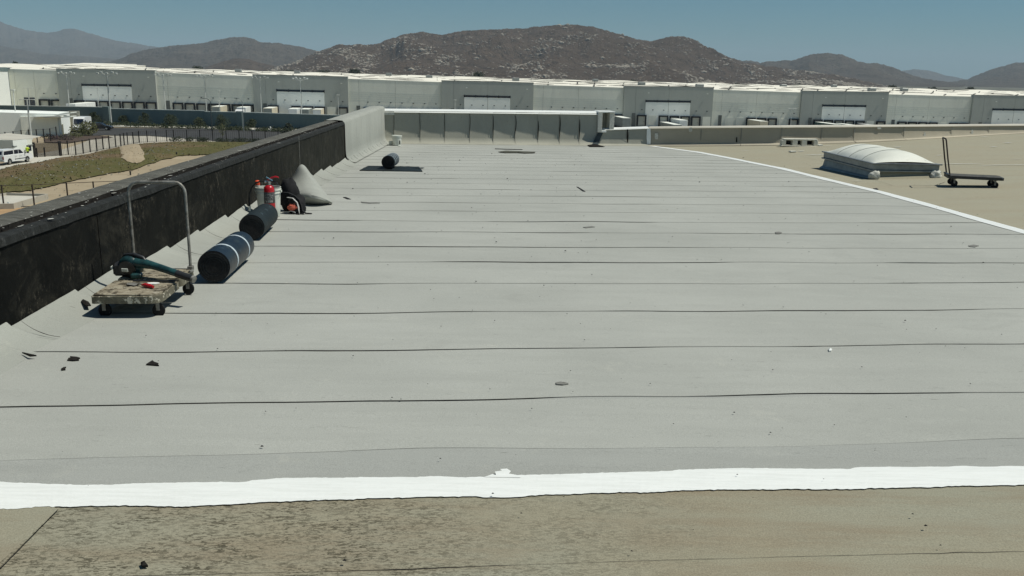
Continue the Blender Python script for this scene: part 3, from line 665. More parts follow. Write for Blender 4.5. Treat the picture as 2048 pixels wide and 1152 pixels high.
# stepped end with boxed white coping
ang = math.atan2(dirw.y, dirw.x)
zb = wallpt(1200, 259).z
e0, e1, e2, e3 = wallpt(1193.5), wallpt(1202), wallpt(1218), wallpt(1227)
def wbox(pa, pb, z0, z1, o0, o1, name, mat, par=None):
    c_ = pa.lerp(pb, .5) + nrm * ((o0 + o1) / 2); c_.z = (z0 + z1) / 2
    return fpart(MB().box(tuple(c_), ((pb - pa).length, abs(o1 - o0), z1 - z0), ang, bev=.006), name, mat, False, par)
wbox(e0, e1, zb - .09, ZT + .05, -.1, .10, 'white_end_board', 'white_old')
wbox(e1, e2, zb, ZT + .0, -.5, -.45, 'end_panel', 'wallgrey')
wbox(e2, e3, zb - .03, ZT + .035, -.6, .02, 'white_end_board', 'white_old')
wbox(e0, e3, ZT + .036, ZT + .075, -.6, .09, 'white_coping', 'white')
wbox(e1, wallpt(1211), zb - .09, zb - .03, -.1, .09, 'white_coping', 'white')
# ------------------------------------------------------------------ low parapet on the right
wp = [(1196, 290), (1297, 292), (1400, 291.5), (1480, 291), (1560, 290), (1640, 287), (1705, 285), (1805, 280), (1900, 274.5), (1975, 270), (2048, 266), (2200, 259), (2400, 250)]
tp = [(1196, 259), (1230, 258), (1300, 255.5), (1480, 254), (1640, 253), (1800, 252), (2048, 250), (2400, 247)]
bases = [P(u, v) for u, v in wp]
bases[0] = wallpt(1197); bases[1] = wallpt(1297)
def ztop_low(u, yy): return atY(u, resample(tp, [u])[0], yy).z
rw = empty('parapet_wall', 'low grey brown parapet with scattered white patches along the right roof', 'wall', tuple(bases[5]))
plow = []
for (u, v), b_ in zip(wp, bases): plow.append((b_, ztop_low(u, b_.y)))
for k in range(len(plow) - 1):
    (p, zp), (q, zq) = plow[k], plow[k + 1]; d_ = (q - p); d_.z = 0; d_.normalize(); nn = V((d_.y, -d_.x, 0)); rr = [[] for _ in range(6)]
    for j in range(7):
        f = j / 6; c_ = p.lerp(q, f); zt = zp + (zq - zp) * f; zr = rz(c_.x, c_.y)
        for qq, (off, z) in enumerate(((-.30, zt - .02), (-.0, zt), (.0, zt - .03), (.012 * (1 - f), zr + (zt - zr) * .4), (.05, zr + (zt - zr) * .12), (.2, zr + .015))):
            c2 = c_ + nn * off; rr[qq].append((c2.x, c2.y, z))
    gm = 'wallgrey' if k == 0 else 'lowgrey'
    fpart(MB().grid(rr), 'flashing_sheet', gm, 40, rw)
    mm = MB(); a1, b1 = p + nn * .028, p + nn * .028 + d_ * .018
    if k > 1: fpart(mm.quad((a1.x, a1.y, rz(p.x, p.y) + .08), (b1.x, b1.y, rz(p.x, p.y) + .08), (b1.x, b1.y, zp - .03), (a1.x, a1.y, zp - .03)), 'dark_joint', 'joint', False, rw)
    # coping
    rr = [[] for _ in range(4)]
    for j in range(9):
        f = j / 8; c_ = p.lerp(q, f); zt = zp + (zq - zp) * f
        for qq, (off, z) in enumerate(((.035, zt - .03), (.04, zt - .02), (-.12, zt + .03), (-.3, zt + .03))):
            c2 = c_ + nn * off; rr[qq].append((c2.x, c2.y, z + .004 * noise.noise(V((c2.x * 2, 1, 0)))))
    fpart(MB().grid(rr), 'coping', 'white' if k == 0 else 'conclight', 30, rw)
    c1, c2 = p - nn * .3, q - nn * .3
    fpart(MB().quad((c1.x, c1.y, zp), (c2.x, c2.y, zq), (c2.x, c2.y, -10.9), (c1.x, c1.y, -10.9)), 'outer_face', 'facW', False, rw)
def wpatch(u0, u1, v0, v1, mat='white_old', par=rw, off=.035, name='white_patch', jit=.8):
    # on the low wall
    um = (u0 + u1) / 2
    for k in range(len(wp) - 1):
        if wp[k][0] <= um <= wp[k + 1][0]: break
    p, q = plow[k][0], plow[k + 1][0]; d_ = q - p; d_.z = 0; d_.normalize(); nn = V((d_.y, -d_.x, 0)); p = p + nn * off
    pts = []
    for u, v in ((u0, v1), (um, v1 + jit), (u1, v1), (u1 + jit, (v0 + v1) / 2), (u1, v0), (u0, v0 + jit), (u0 - jit, (v0 + v1) / 2)):
        r_ = ray(u, v); t = (p - EYEP).dot(nn) / r_.dot(nn); pts.append(EYEP + r_ * t)
    return fpart(MB().add(pts, [tuple(range(len(pts)))]), name, mat, False, par)
wpatch(1294, 1301, 257, 292, 'white', name='white_band', off=.07)
for a_ in ((1310, 1316, 266, 278), (1342, 1347, 283, 290), (1378, 1384, 255, 263), (1376, 1383, 285, 291), (1755, 1762, 253, 258), (1753, 1757, 276, 283), (1848, 1851, 264, 277), (1891, 1895, 269, 276), (1943, 1946, 259, 270), (2033, 2038, 263, 268), (1545, 1551, 287, 290), (1729, 1738, 281, 284)):
    wpatch(*a_, name='white_patch')
wpatch(1254.2, 1256.2, 258, 286, 'tar', name='dark_joint', off=.04)
wpatch(1472.5, 1474, 274, 291, 'tar', name='dark_joint', off=.04)
# dark strip painting in the shadow the step casts down the wall
p0, p1, p2 = wallpt(1203, 261), wallpt(1190, 284), P(1184, 291, .03)
q = [wallpt(1197, 262) + nrm * .05, wallpt(1190, 275) + nrm * .05, wallpt(1185, 285) + nrm * .07, P(1183, 291, .03)]
q2 = [wallpt(1207, 262) + nrm * .05, wallpt(1201, 275) + nrm * .05, wallpt(1197, 285) + nrm * .07, P(1196, 292, .03)]
o = MB().grid([q, q2]).build('step_shadow_strip', pm('step_shadow_tone', (0.05, 0.07, 0.075), (0.03, 0.04, 0.045), 4, .6)); tag(o, 'dark strip painting in the shadow below the boxed step of the far parapet', 'painted shadow')

# ================================================================== THINGS ON THE ROOF
def zrot(v): return math.atan2(v.y, v.x)
# ---- platform cart (left)
def caster(parent, x, y, zt, r=.05, mat='rubber'):
    wv = MB().lathe((x, y - .014, r), [(r * .5, 0), (r, .004), (r, .024), (r * .5, .028)], 20, 0, (0, 1, 0)).build('caster_wheel', mat, parent, smooth=True)
    MB().box((x, y - .02, (zt + r) / 2 + .012), (.03, .004, zt - r * .6)).box((x, y + .02, (zt + r) / 2 + .012), (.03, .004, zt - r * .6)).box((x, y, zt - .006), (.06, .06, .008)).build('fork', 'steel', wv)
pc = P(262, 600); cdir = math.radians(4.5)
cart = empty('platform_cart', 'old platform cart with a crusted wooden deck and steel loop handle beside the black wall', 'cart', (-2.75, 6.36, rz(-2.7, 6.34)), cdir); cart.scale = (.84, .92, .97)
def rounded(x0, x1, y0, y1, rs, z0, z1, mb, mi=0):
    pts = []
    for (cx, cy, a0), r in zip(((x1, y0, -90), (x1, y1, 0), (x0, y1, 90), (x0, y0, 180)), rs):
        sx, sy = (-1 if cx == x1 else 1), (1 if cy == y0 else -1)
        for k in range(6):
            t = math.radians(a0 + 90 * k / 5); pts.append((cx + sx * r + r * math.cos(t), cy + sy * r + r * math.sin(t)))
    n = len(pts)
    vs = [(x + .004 * noise.noise(V((x * 30, y * 30, 0))), y + .004 * noise.noise(V((x * 30, y * 30, 5))), z) for z in (z0, z1) for x, y in pts]
    return mb.add(vs, [tuple(range(n - 1, -1, -1)), tuple(range(n, 2 * n))] + [(i, (i + 1) % n, n + (i + 1) % n, n + i) for i in range(n)], mi)
m = MB(); rounded(-.29, .28, -.44, .06, (.10, .01, .01, .03), .125, .178, m); m.build('deck', 'deckedge', cart)
m = MB(); rounded(-.275, .262, -.425, .05, (.09, .01, .01, .02), .1785, .190, m); m.build('deck_top', 'wood', cart)
m = MB(); rounded(-.26, .30, .065, .46, (.03, .05, .05, .01), .135, .196, m); m.build('rear_deck', 'deckedge', cart)
m = MB(); rounded(-.25, .285, .075, .445, (.02, .04, .04, .01), .1965, .203, m); m.build('rear_deck_top', 'wood', cart)
MB().tube([(.20, .40, .14), (.285, .40, .17), (.31, .36, .20), (.30, .30, .205)], .012, 8).build('handle_bracket', 'steel', cart, True)
for (x, y) in ((-.22, -.34), (.225, -.34), (-.22, .34), (.26, .36)): caster(cart, x, y, .13 if y < 0 else .137, .052)
hp = [(-.235, .42, .15)] + [(-.235, .42 + .0 * k, .2 + .62 * k / 4) for k in range(5)]
for k in range(1, 6): t = math.pi / 2 * k / 5; hp.append((-.235 + .09 * (1 - math.cos(t)), .42, .82 + .09 * math.sin(t)))
for k in range(0, 6): t = math.pi / 2 * k / 5; hp.append((.275 - .09 + .09 * math.sin(t), .42, .82 + .09 * math.cos(t)))
hp += [(.275, .42, .2 + .62 * k / 4) for k in range(4, -1, -1)] + [(.275, .42, .14)]
MB().tube(hp, .0135, 12).build('handle', 'steel', cart, True)
for k in range(2): MB().box(((-.235, .275)[k], .42, .21), (.05, .05, .04), bev=.005).build('handle_socket', 'steel', cart)
CX = Matrix.Translation(cart.location) @ Matrix.Rotation(cdir, 4, 'Z') @ Matrix.Diagonal((.84, .92, .97, 1))
def cw(x, y, z): return CX @ V((x, y, z))
# ---- leaf blower lying on the cart
lb = empty('leaf_blower', 'teal leaf blower with a long black tube lying across the cart deck', 'leaf blower', tuple(cw(-.06, .12, .20)), cdir - .20); lb.scale = (.86, .82, .82)
m = MB()
m.lathe((-.10, 0, .10), [(.02, -.055), (.085, -.05), (.105, -.025), (.108, .02), (.09, .05), (.04, .06)], 24, 0, (0, 1, .25)).build('fan_housing', 'teal', lb, 50)
MB().lathe((-.10, -.058, .088), [(.075, 0), (.078, -.008), (.02, -.012)], 20, 0, (0, 1, .25)).build('fan_guard', 'blackplastic', lb, 40)
MB().box((-.20, .02, .07), (.12, .14, .12), .2, bev=.02).build('engine_cover', 'blackplastic', lb)
MB().box((-.262, -.02, .085), (.03, .05, .03), .2, bev=.008).build('cap', 'bucket', lb)
MB().tube([(-.18, 0, .15), (-.15, 0, .20), (-.06, -.01, .215), (.03, -.02, .19), (.06, -.02, .15)], [.014, .017, .017, .017, .015], 10).build('grip', 'blackplastic', lb, True)
MB().tube([(-.04, -.02, .14), (.04, -.02, .135), (.12, -.035, .125), (.20, -.05, .11)], [.05, .045, .036, .033], 16).build('outlet', 'teal', lb, True)
MB().tube([(.19, -.048, .112), (.30, -.072, .088), (.40, -.095, .065)], [.034, .032, .031], 16).build('tube', 'teal', lb, True)
MB().tube([(.37, -.088, .072), (.46, -.108, .052), (.53, -.125, .038)], [.034, .033, .03], 16).build('nozzle', 'blackplastic', lb, True)
MB().tube([(.525, -.124, .039), (.545, -.128, .034)], [.033, .034], 16).build('nozzle_ring', 'steel', lb, True)
MB().box((-.02, -.06, .03), (.10, .07, .05), .3, bev=.015).build('fuel_tank', 'teal', lb)
MB().box((-.09, -.125, .09), (.06, .01, .035), .0, bev=.004, tilt=Matrix.Rotation(.25, 3, 'X')).build('badge', 'bucket', lb)
# ---- small tools
tr = empty('trowel', 'steel trowel with a red handle lying on the cart deck', 'trowel', tuple(cw(.02, -.16, .192)), cdir - .55)
MB().tube([(.02, 0, .012), (.05, 0, .016), (.10, 0, .014), (.135, 0, .012)], [.008, .014, .015, .010], 10).build('handle', 'red', tr, True)
MB().tube([(-.03, 0, .008), (-.01, 0, .02), (.02, 0, .013)], .005, 8).build('tang', 'steel', tr, True)
MB().add([(-.14, .0, .006), (-.10, -.035, .006), (-.03, -.03, .006), (-.025, .03, .006), (-.10, .035, .006), (-.14, .0, .009), (-.10, -.035, .009), (-.03, -.03, .009), (-.025, .03, .009), (-.10, .035, .009)], [(4, 3, 2, 1, 0), (5, 6, 7, 8, 9), (0, 1, 6, 5), (1, 2, 7, 6), (2, 3, 8, 7), (3, 4, 9, 8), (4, 0, 5, 9)]).build('blade', 'steel', tr)
kn = empty('pry_bar', 'thin black bar lying along the back of the cart deck', 'bar', tuple(cw(.10, -.03, .192)), cdir - .03)
MB().tube([(-.16, 0, .012), (.14, 0, .012), (.16, .004, .02)], .008, 8).build('bar_shaft', 'blackplastic', kn, True)
pt = [cw(.10 + .05 * math.cos(t) * (1 + .15 * math.sin(3 * t)), -.08 + .028 * math.sin(t), .193) for t in [k * .42 for k in range(15)]]
pt2 = [p * 1 + V((0, 0, .006)) for p in pt]; c0 = cw(.10, -.08, .2)
m = MB().grid([pt, pt2], close=True); n_ = len(pt2); m.add(pt2, [tuple(range(n_))]); tag(m.build('lid', 'white', None), 'round white lid resting on the cart deck behind the trowel', 'lid')

# ---- membrane rolls
def roll(near, far, dia, label, mat, bands=(), length=None, film=True, dz=.02):
    a_, b_ = P(*near), P(*far); d_ = (b_ - a_); L = length or d_.length; d_.normalize(); r = dia / 2
    mid = a_ + d_ * (L / 2)
    o = empty('membrane_roll', label, 'roofing roll', tuple(mid), math.atan2(d_.y, d_.x), group='rolls of roofing membrane')
    tl = math.asin(d_.z); X = V((math.cos(tl), 0, math.sin(tl))); c_ = V((0, 0, r + dz))
    prof = []; n = 22
    for k in range(n + 1):
        h = -L / 2 + L * k / n; prof.append((r * (1 + .010 * noise.noise(V((h * 6, a_.x * 9, 0)))) * (.985 if k in (0, n) else 1), h))
    MB().lathe(tuple(c_), prof, 36, 0, tuple(X)).build('roll_body', mat, o, 60)
    for s in (-1, 1):
        m = MB(); m.lathe(tuple(c_ + X * (s * (L / 2 + .002))), [(r * .97, 0), (r * .93, -s * .006), (r * .5, -s * .012), (r * .3, -s * .02)], 32, 0, tuple(X)); m.build('roll_end', 'rollend', o, 30)
        # spiral edge of the wound sheet
        sp = [c_ + X * (s * (L / 2 + .003)) + V((0, math.cos(t), math.sin(t))) * (r * (.35 + .6 * t / 25)) for t in [q_ * .4 for q_ in range(63)]]
        MB().tube(sp, .0016, 4).build('wound_edge', 'rollfelt', o)
    for f in bands:
        h = -L / 2 + L * f; MB().lathe(tuple(c_), [(r * 1.0, h - .018), (r * 1.014, h - .016), (r * 1.014, h + .016), (r * 1.0, h + .018)], 36, 0, tuple(X), True).build('band', 'band', o, 30)
    # print on the wrap: rows of small blocks of marks
    m = MB()
    for row, (th0, hs) in enumerate(((.9, (-.3, .02, .30)), (1.75, (-.36, -.08, .22)))):
        for h0 in hs:
            for ii in range(4):
                for jj in range(3):
                    if random.random() < .2: continue
                    th = th0 + .085 * jj; h = h0 + .022 * ii; rr_ = r * 1.012
                    e = lambda t_, h_: c_ + X * h_ + V((0, -math.cos(t_), math.sin(t_))) * rr_
                    m.quad(e(th, h), e(th, h + .013), e(th + .06, h + .013), e(th + .06, h))
    o_ = m.build('print', M['print'] if 'print' in M else 'band', o); o_['kind'] = 'stuff'
    # loose tail of the sheet
    sg = [(r * (1.0 + .005 * k), t) for k, t in enumerate([-.3 - .12 * q_ for q_ in range(6)])]
    return o
M['print'] = pm('faded_print', (0.075, 0.105, 0.115), (0.055, 0.08, 0.09), 30, 0.5)
roll((430, 569), (491, 514), .27, 'big glossy black membrane roll with two pale bands just behind the cart', 'rollblack', (.30, .77), 1.06)
roll((505, 483), (537, 453), .275, 'unbanded dark membrane roll between the banded roll and the fire extinguisher', 'rollfelt', (), .98)
ul = empty('membrane_sheet_piece', 'black membrane sheet laid flat on the grey roof under the farthest roll', 'roofing sheet', tuple(P(782, 338)))
qa, qb, qc, qd = P(719, 342.5), P(845, 344.5), P(838, 335.3), P(736, 333.5)
rows = []
for f in range(7):
    rows.append([qa.lerp(qd, f / 6).lerp(qb.lerp(qc, f / 6), g / 14) + V((0, .02 * noise.noise(V((g * .8, 0, 0))) * (f in (0, 6)), .022 + .01 * abs(noise.noise(V((g * .5, f * .5, 0)))))) for g in range(15)])
m = MB().grid([[p - V((0, 0, .016)) for p in rows[0]]] + rows); o = m.build('sheet', 'rollfelt', None); o.parent = ul; o.matrix_parent_inverse = Matrix.Translation(-ul.location)
m = MB(); pp = [P(u, v, .03) for u, v in ((826, 335.5), (846, 334.6), (850, 335.8), (838, 336.6))]; m.add(pp, [(0, 1, 2, 3)]); o = m.build('torn_corner', 'rollfelt', None); o.parent = ul; o.matrix_parent_inverse = Matrix.Translation(-ul.location)
roll((776, 341), (786, 334.3), .275, 'farthest membrane roll standing on its black unrolled sheet', 'rollfelt', (.2, .45, .7, .92), .95, dz=.035)

# ---- fire extinguisher
fe_p = P(541, 436)
fe = empty('fire_extinguisher', 'red fire extinguisher with a looping black hose in front of the white bucket', 'extinguisher', (fe_p.x, fe_p.y, fe_p.z + .012))
R_ = .068
MB().lathe((0, 0, 0), [(R_ * .9, 0), (R_, .015), (R_, .355), (R_ * .93, .385), (R_ * .66, .405), (R_ * .3, .415)], 32).build('cylinder', 'red', fe, 50)
MB().lathe((0, 0, 0), [(R_ * 1.0, .185), (R_ * 1.012, .187), (R_ * 1.012, .325), (R_ * 1.0, .327)], 32, open_ends=True).build('label', 'plabel', fe, 40)
m = MB()
for rrow in range(6):
    hh = .20 + rrow * .02; a_ = -2.2
    while a_ < -.75:
        wv = random.uniform(.05, .16)
        if random.random() < .75:
            e = lambda t_, z_: (R_ * 1.018 * math.cos(t_), R_ * 1.018 * math.sin(t_), z_)
            m.quad(e(a_, hh), e(a_ + wv, hh), e(a_ + wv, hh + (.013 if rrow == 0 else .006)), e(a_, hh + (.013 if rrow == 0 else .006)))
        a_ += wv + .05
m.build('label_print', 'ink', fe)
MB().lathe((0, 0, .41), [(.022, 0), (.022, .03), (.03, .032), (.03, .05), (.014, .06)], 16).build('valve', 'chrome', fe, 40)
MB().tube([(-.01, 0, .47), (.04, 0, .505), (.09, 0, .52), (.13, 0, .51)], [.010, .012, .012, .008], 8).build('lever', 'red', fe, True)
MB().tube([(0, 0, .46), (.05, 0, .462), (.10, 0, .44), (.115, 0, .41)], [.011, .011, .011, .009], 8).build('carry_handle', 'blackplastic', fe, True)
MB().box((.015, -.02, .492), (.09, .012, .012), -.0, tilt=Matrix.Rotation(.5, 3, 'Y')).build('safety_tag', 'blue', fe)
MB().lathe((-.028, -.01, .452), [(.018, 0), (.018, .02), (.012, .022)], 12, axis=(-1, -.2, .1)).build('gauge', 'chrome', fe, 40)
hz = [(-.03, -.01, .455), (-.09, -.01, .462), (-.16, 0, .44), (-.22, 0, .38), (-.255, 0, .29), (-.262, 0, .2), (-.255, -.01, .12), (-.262, -.02, .05), (-.24, -.06, .012), (-.17, -.13, .01), (-.08, -.2, .012)]
MB().tube(hz[:7], .010, 8).build('hose', 'hose', fe, True)
MB().tube([(-.255, -.005, .135), (-.26, -.01, .08)], .015, 8).build('hose_nozzle', 'bucket', fe, True)
# ---- buckets
def bucket(p, h, r, label, lid=None, mat='bucket', group=None, handle=True):
    o = empty('bucket', label, 'bucket', tuple(p), group=group)
    MB().lathe((0, 0, .0), [(r * .86, 0), (r * .88, .01), (r * .97, h * .80), (r * 1.03, h * .80), (r * 1.03, h * .83), (r * .98, h * .835), (r, h * .9), (r * 1.05, h * .905), (r * 1.05, h * .935), (r * 1.0, h * .94), (r * 1.02, h * .99), (r * 1.04, h), (r * .97, h), (r * .84, .02)], 36).build('bucket_body', mat, o, 40)
    if handle:
        hh = [(r * 1.04 * math.cos(t), -abs(r * 1.1 * math.sin(t)) * .55 - .0, h * .86 - abs(math.sin(t)) * h * .45) for t in [math.pi * k / 14 for k in range(15)]]
        MB().tube(hh, .0035, 6).build('wire_handle', 'chrome', o, True)
        for s in (-1, 1): MB().box((s * r * 1.05, 0, h * .86), (.02, .035, .03), bev=.004).build('ear', mat, o)
    if lid: MB().lathe((0, 0, h), [(r * 1.07, -.02), (r * 1.08, .0), (r * 1.08, .012), (r * 1.0, .016), (r * .98, .008), (r * .1, .008)], 36).build('lid', lid, o, 40)
    return o
bp = P(548, 437); bk = bucket((bp.x - .10, bp.y + .16, rz(bp.x, bp.y + .16) + .012), .375, .155, 'open white plastic bucket behind the fire extinguisher')
MB().tube([(-.135, 0, .30), (-.135, 0, .40)], [.028, .03], 12).build('spray_can', 'bucket', bk, True)
o = MB().lathe((0, 0, 0), [(.030, 0), (.031, .05), (.02, .062)], 14).build('cap', 'orange', bk, 40); o.location = (-.135, 0, .395)
b2 = bucket(P(794, 290.5, .02), .29, .145, 'white lidded bucket in the far left corner of the grey roof', 'bucket')
MB().box((.10, -.10, .10), (.03, .01, .11), bev=.003).build('dark_smear', 'tar', b2)
o = empty('paint_can', 'small pale can standing left of the lidded bucket in the corner', 'can', tuple(P(781.5, 290, .02)))
MB().lathe((0, 0, 0), [(.062, 0), (.062, .10), (.066, .105), (.066, .12), (.055, .122)], 20).build('can_body', 'bucket', o, 40)
MB().lathe((0, 0, .118), [(.058, 0), (.058, .006)], 20).build('can_lid', 'chrome', o, 40)
o = MB().box(tuple(P(799, 291.5, .025)), (.09, .06, .03), .4, bev=.008).build('rag', 'bucket', None); tag(o, 'small white lump on the roof just in front of the lidded bucket', 'rag')

# ---- black bag with straps
bg_ = P(592, 428); bag = empty('backpack', 'slumped black backpack with loose straps beside the white bucket', 'backpack', tuple(bg_))
def blob(c, r, n=3, seed=0, amp=.18, name='blob', mat='cloth', parent=None, rot=0):
    m = MB(); rr = []; NN, MM = 12, 18
    for i in range(NN + 1):
        ph = math.pi * i / NN; row = []
        for j in range(MM):
            th = 2 * math.pi * j / MM; d_ = V((math.sin(ph) * math.cos(th), math.sin(ph) * math.sin(th), math.cos(ph)))
            k = 1 + amp * fbm(d_.x * 1.7 + seed, d_.y * 1.7, d_.z * 1.7)
            q_ = V((d_.x * r[0] * k, d_.y * r[1] * k, d_.z * r[2] * k)); q_ = Matrix.Rotation(rot, 3, 'Z') @ q_
            row.append((c[0] + q_.x, c[1] + q_.y, max(c[2] + q_.z, .006)))
        rr.append(row)
    return m.grid(rr, close=True).build(name, mat, parent, 60)
blob((0, .05, .11), (.13, .11, .13), seed=3, amp=.35, name='main_pouch', mat='cloth', parent=bag)
blob((-.14, .25, .21), (.14, .10, .23), seed=8, amp=.25, name='back_panel', mat='cloth', parent=bag)
blob((-.03, -.06, .10), (.06, .04, .045), seed=5, amp=.4, name='red_pocket', mat='bagred', parent=bag)
def strap(pts, w_, name='strap', mat='cloth'):
    a_, b_ = [], []
    for k, p in enumerate(pts):
        p = V(p); t = (V(pts[min(k + 1, len(pts) - 1)]) - V(pts[max(0, k - 1)])).normalized(); s = t.cross(V((0, 0, 1))); s = s.normalized() if s.length > .2 else V((0, 1, 0))
        a_.append(p - s * w_); b_.append(p + s * w_)
    m = MB().grid([a_, b_]).grid([[p + V((0, 0, .008)) for p in b_], [p + V((0, 0, .008)) for p in a_]]); m.grid([b_, [p + V((0, 0, .008)) for p in b_]]); m.grid([[p + V((0, 0, .008)) for p in a_], a_])
    return m.build(name, mat, bag)
strap([(-.16, .02, .28), (-.08, 0, .275), (0, -.01, .24), (.06, -.02, .19), (.09, -.03, .12), (.10, -.03, .05), (.14, -.04, .016), (.22, -.04, .012)], .022)
strap([(-.10, -.03, .22), (-.02, -.06, .215), (.04, -.07, .16), (.06, -.08, .09), (.07, -.09, .012)], .012, 'strap', 'ink')
strap([(.02, -.09, .012), (.08, -.12, .016), (.13, -.10, .012), (.10, -.07, .014)], .010)
strap([(-.09, -.06, .03), (-.04, -.08, .05), (.02, -.09, .03)], .012, 'strap', 'ink')
# ---- peaked piece of grey membrane
def tent():
    ap = P(604, 412); y0 = 12.6
    # control net rows: back foot, slope, ridge, front slope, front foot (each from left to right)
    def Wp(u, v, y): return atY(u, v, y)
    ctrl = [
        [P(570, 388), P(590, 392), P(612, 392), P(640, 394), P(652, 398)],
        [Wp(573, 376, 13.6), Wp(590, 350, 13.7), Wp(606, 336, 13.7), Wp(622, 350, 13.6), Wp(648, 385, 13.2)],
        [Wp(575, 378, 13.4), Wp(589, 352, 13.5), Wp(604, 333.5, 13.5), Wp(628, 360, 13.3), Wp(655, 392, 12.9)],
        [Wp(572, 384, 13.1), Wp(592, 370, 13.15), Wp(612, 362, 13.15), Wp(636, 372, 13.0), Wp(662, 401, 12.65)],
        [Wp(576, 388, 12.9), Wp(597, 389, 12.55), Wp(618, 389, 12.35), Wp(640, 394, 12.3), Wp(664, 405, 12.5)],
        [P(590, 398, .05), P(603, 405, .02), P(620, 409, .01), P(640, 409, .012), P(665, 406.5, .01)],
    ]
    R, C_ = len(ctrl), len(ctrl[0]); N1, N2 = 26, 26
    def cr(p0, p1, p2, p3, t): return .5 * ((2 * p1) + (p2 - p0) * t + (2 * p0 - 5 * p1 + 4 * p2 - p3) * t * t + (3 * p1 - p0 - 3 * p2 + p3) * t ** 3)
    def ev(lst, f):
        x = f * (len(lst) - 1); i = min(int(x), len(lst) - 2); t = x - i
        g = lambda k: lst[max(0, min(len(lst) - 1, k))]
        return cr(g(i - 1), g(i), g(i + 1), g(i + 2), t)
    rows = [[ev([ev(r, j / N2) for r in ctrl], i / N1) for j in range(N2 + 1)] for i in range(N1 + 1)]
    # keep it off the deck
    for r in rows:
        for k, p in enumerate(r): r[k] = V((p.x, p.y, max(p.z, rz(p.x, p.y) + .024)))
    m = MB().grid(rows)
    return m.build('membrane_offcut', 'grey2', None, 50)
o = tent(); tag(o, 'crumpled grey membrane offcut standing in a tall peak against the black wall', 'roofing offcut')
sm = o.modifiers.new('thickness', 'SOLIDIFY'); sm.thickness = .006

# ---- skylight
sk0 = P(1745, 358); ska = math.radians(1.5)
sk = empty('skylight', 'low domed skylight with a grey metal curb on the tan roof', 'skylight', tuple(sk0), ska)
SW, SL = 1.34, 2.75
slx = (rz(sk0.x + 1, sk0.y) - sk0.z)
MB().box((SW / 2, SL / 2, -.02), (SW - .04, SL - .04, .36)).build('curb', 'alu', sk)
m = MB()       # tan cant at the front foot
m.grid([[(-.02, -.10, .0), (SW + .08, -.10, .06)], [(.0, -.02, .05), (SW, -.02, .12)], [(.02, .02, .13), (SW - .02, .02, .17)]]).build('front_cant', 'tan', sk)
m = MB().grid([[(-.09, -.03, .01), (-.09, SL + .03, -.06)], [(-.02, .0, .05), (-.02, SL, .0)], [(.015, .02, .16), (.015, SL, .14)]]).build('side_cant', 'alu', sk)
m = MB().grid([[(SW + .09, -.03, .06), (SW + .09, SL + .03, .0)], [(SW + .02, .0, .10), (SW + .02, SL, .05)], [(SW - .015, .02, .18), (SW - .015, SL, .14)]]).build('side_cant', 'white_old', sk)
for (x, y) in ((.02, -.04), (SW - .06, -.04)):
    blob((x, y, .07 + .03 * (x > 1)), (.12, .09, .10), seed=x * 5, amp=.4, name='sealant_corner', mat='white_old', parent=sk)
def ring(z0, z1, out, name, mat, th=.05):
    for (cx, cy, sx, sy) in ((SW / 2, -out + th / 2, SW + 2 * out, th), (SW / 2, SL + out - th / 2, SW + 2 * out, th), (-out + th / 2, SL / 2, th, SL + 2 * out - 2 * th - .004), (SW + out - th / 2, SL / 2, th, SL + 2 * out - 2 * th - .004)):
        MB().box((cx, cy, (z0 + z1) / 2), (sx, sy, z1 - z0), bev=.006).build(name, mat, sk)
ring(.155, .185, .05, 'lower_flange', 'alu'); ring(.188, .30, .015, 'frame_side', 'alu'); ring(.302, .325, .055, 'top_flange', 'alu', .09)
m = MB().grid([[(-.056, -.056, .327), (SW + .056, -.056, .327)], [(-.056, -.045, .331), (SW + .056, -.045, .331)]]).grid([[(-.056, -.056, .327), (-.056, SL + .05, .327)], [(-.045, -.045, .331), (-.045, SL + .05, .331)]]); m.build('bright_edge', 'chrome', sk)
# barrel dome in four bays
NS = 4
bay = SL / NS
for b in range(NS):
    rows = []; n = 14
    for i in range(n + 1):
        y = .02 + b * bay * .985 + (bay * .985) * i / n; yy = y / SL
        e = 1.0
        if yy < .25: e = math.sin(math.pi / 2 * min(1, (yy / .25))) ** .6
        if yy > .75: e = math.sin(math.pi / 2 * min(1, ((1 - yy) / .25))) ** .6
        bul = 1 + .11 * math.sin(math.pi * i / n)
        row = []
        for j in range(25):
            x = j / 24; h = .22 * (math.sin(math.pi * x) ** .70) * e * bul
            row.append((.03 + (SW - .06) * x, y, .325 + h))
        rows.append(row)
    MB().grid(rows).build('dome_bay', 'dome', sk, True)
for b in range(1, NS):
    y = .02 + b * bay * .985; pts = [(.03 + (SW - .06) * j / 20, y, .330 + .22 * (math.sin(math.pi * j / 20) ** .70)) for j in range(21)]
    MB().tube(pts, .008, 6).build('dome_rib', 'facD', sk)

# ---- black hand truck on the right
hc = P(1944, 373); ht = empty('hand_truck', 'small black flat hand truck with a tall loop handle right of the skylight', 'hand truck', tuple(hc), math.radians(-17))
m = MB(); rounded(-.47, .47, -.25, .25, (.05, .05, .05, .05), .155, .20, m); m.build('deck', 'blackplastic', ht)
m = MB(); rounded(-.44, .44, -.225, .225, (.04, .04, .04, .04), .2005, .206, m); m.build('deck_mat', pm('worn_rubber_mat', (0.05, 0.05, 0.045), (0.10, 0.095, 0.08), 8, .7, bump=.3), ht)
for (x, y) in ((-.34, -.17), (-.34, .17), (.34, -.17), (.34, .17)): caster(ht, x, y, .155, .062)
hp = [(-.43, -.19, .20), (-.50, -.19, .50), (-.57, -.19, .84), (-.578, -.18, .862), (-.58, -.15, .87), (-.58, .15, .87), (-.578, .18, .862), (-.565, .19, .82), (-.50, .19, .50), (-.43, .19, .20)]
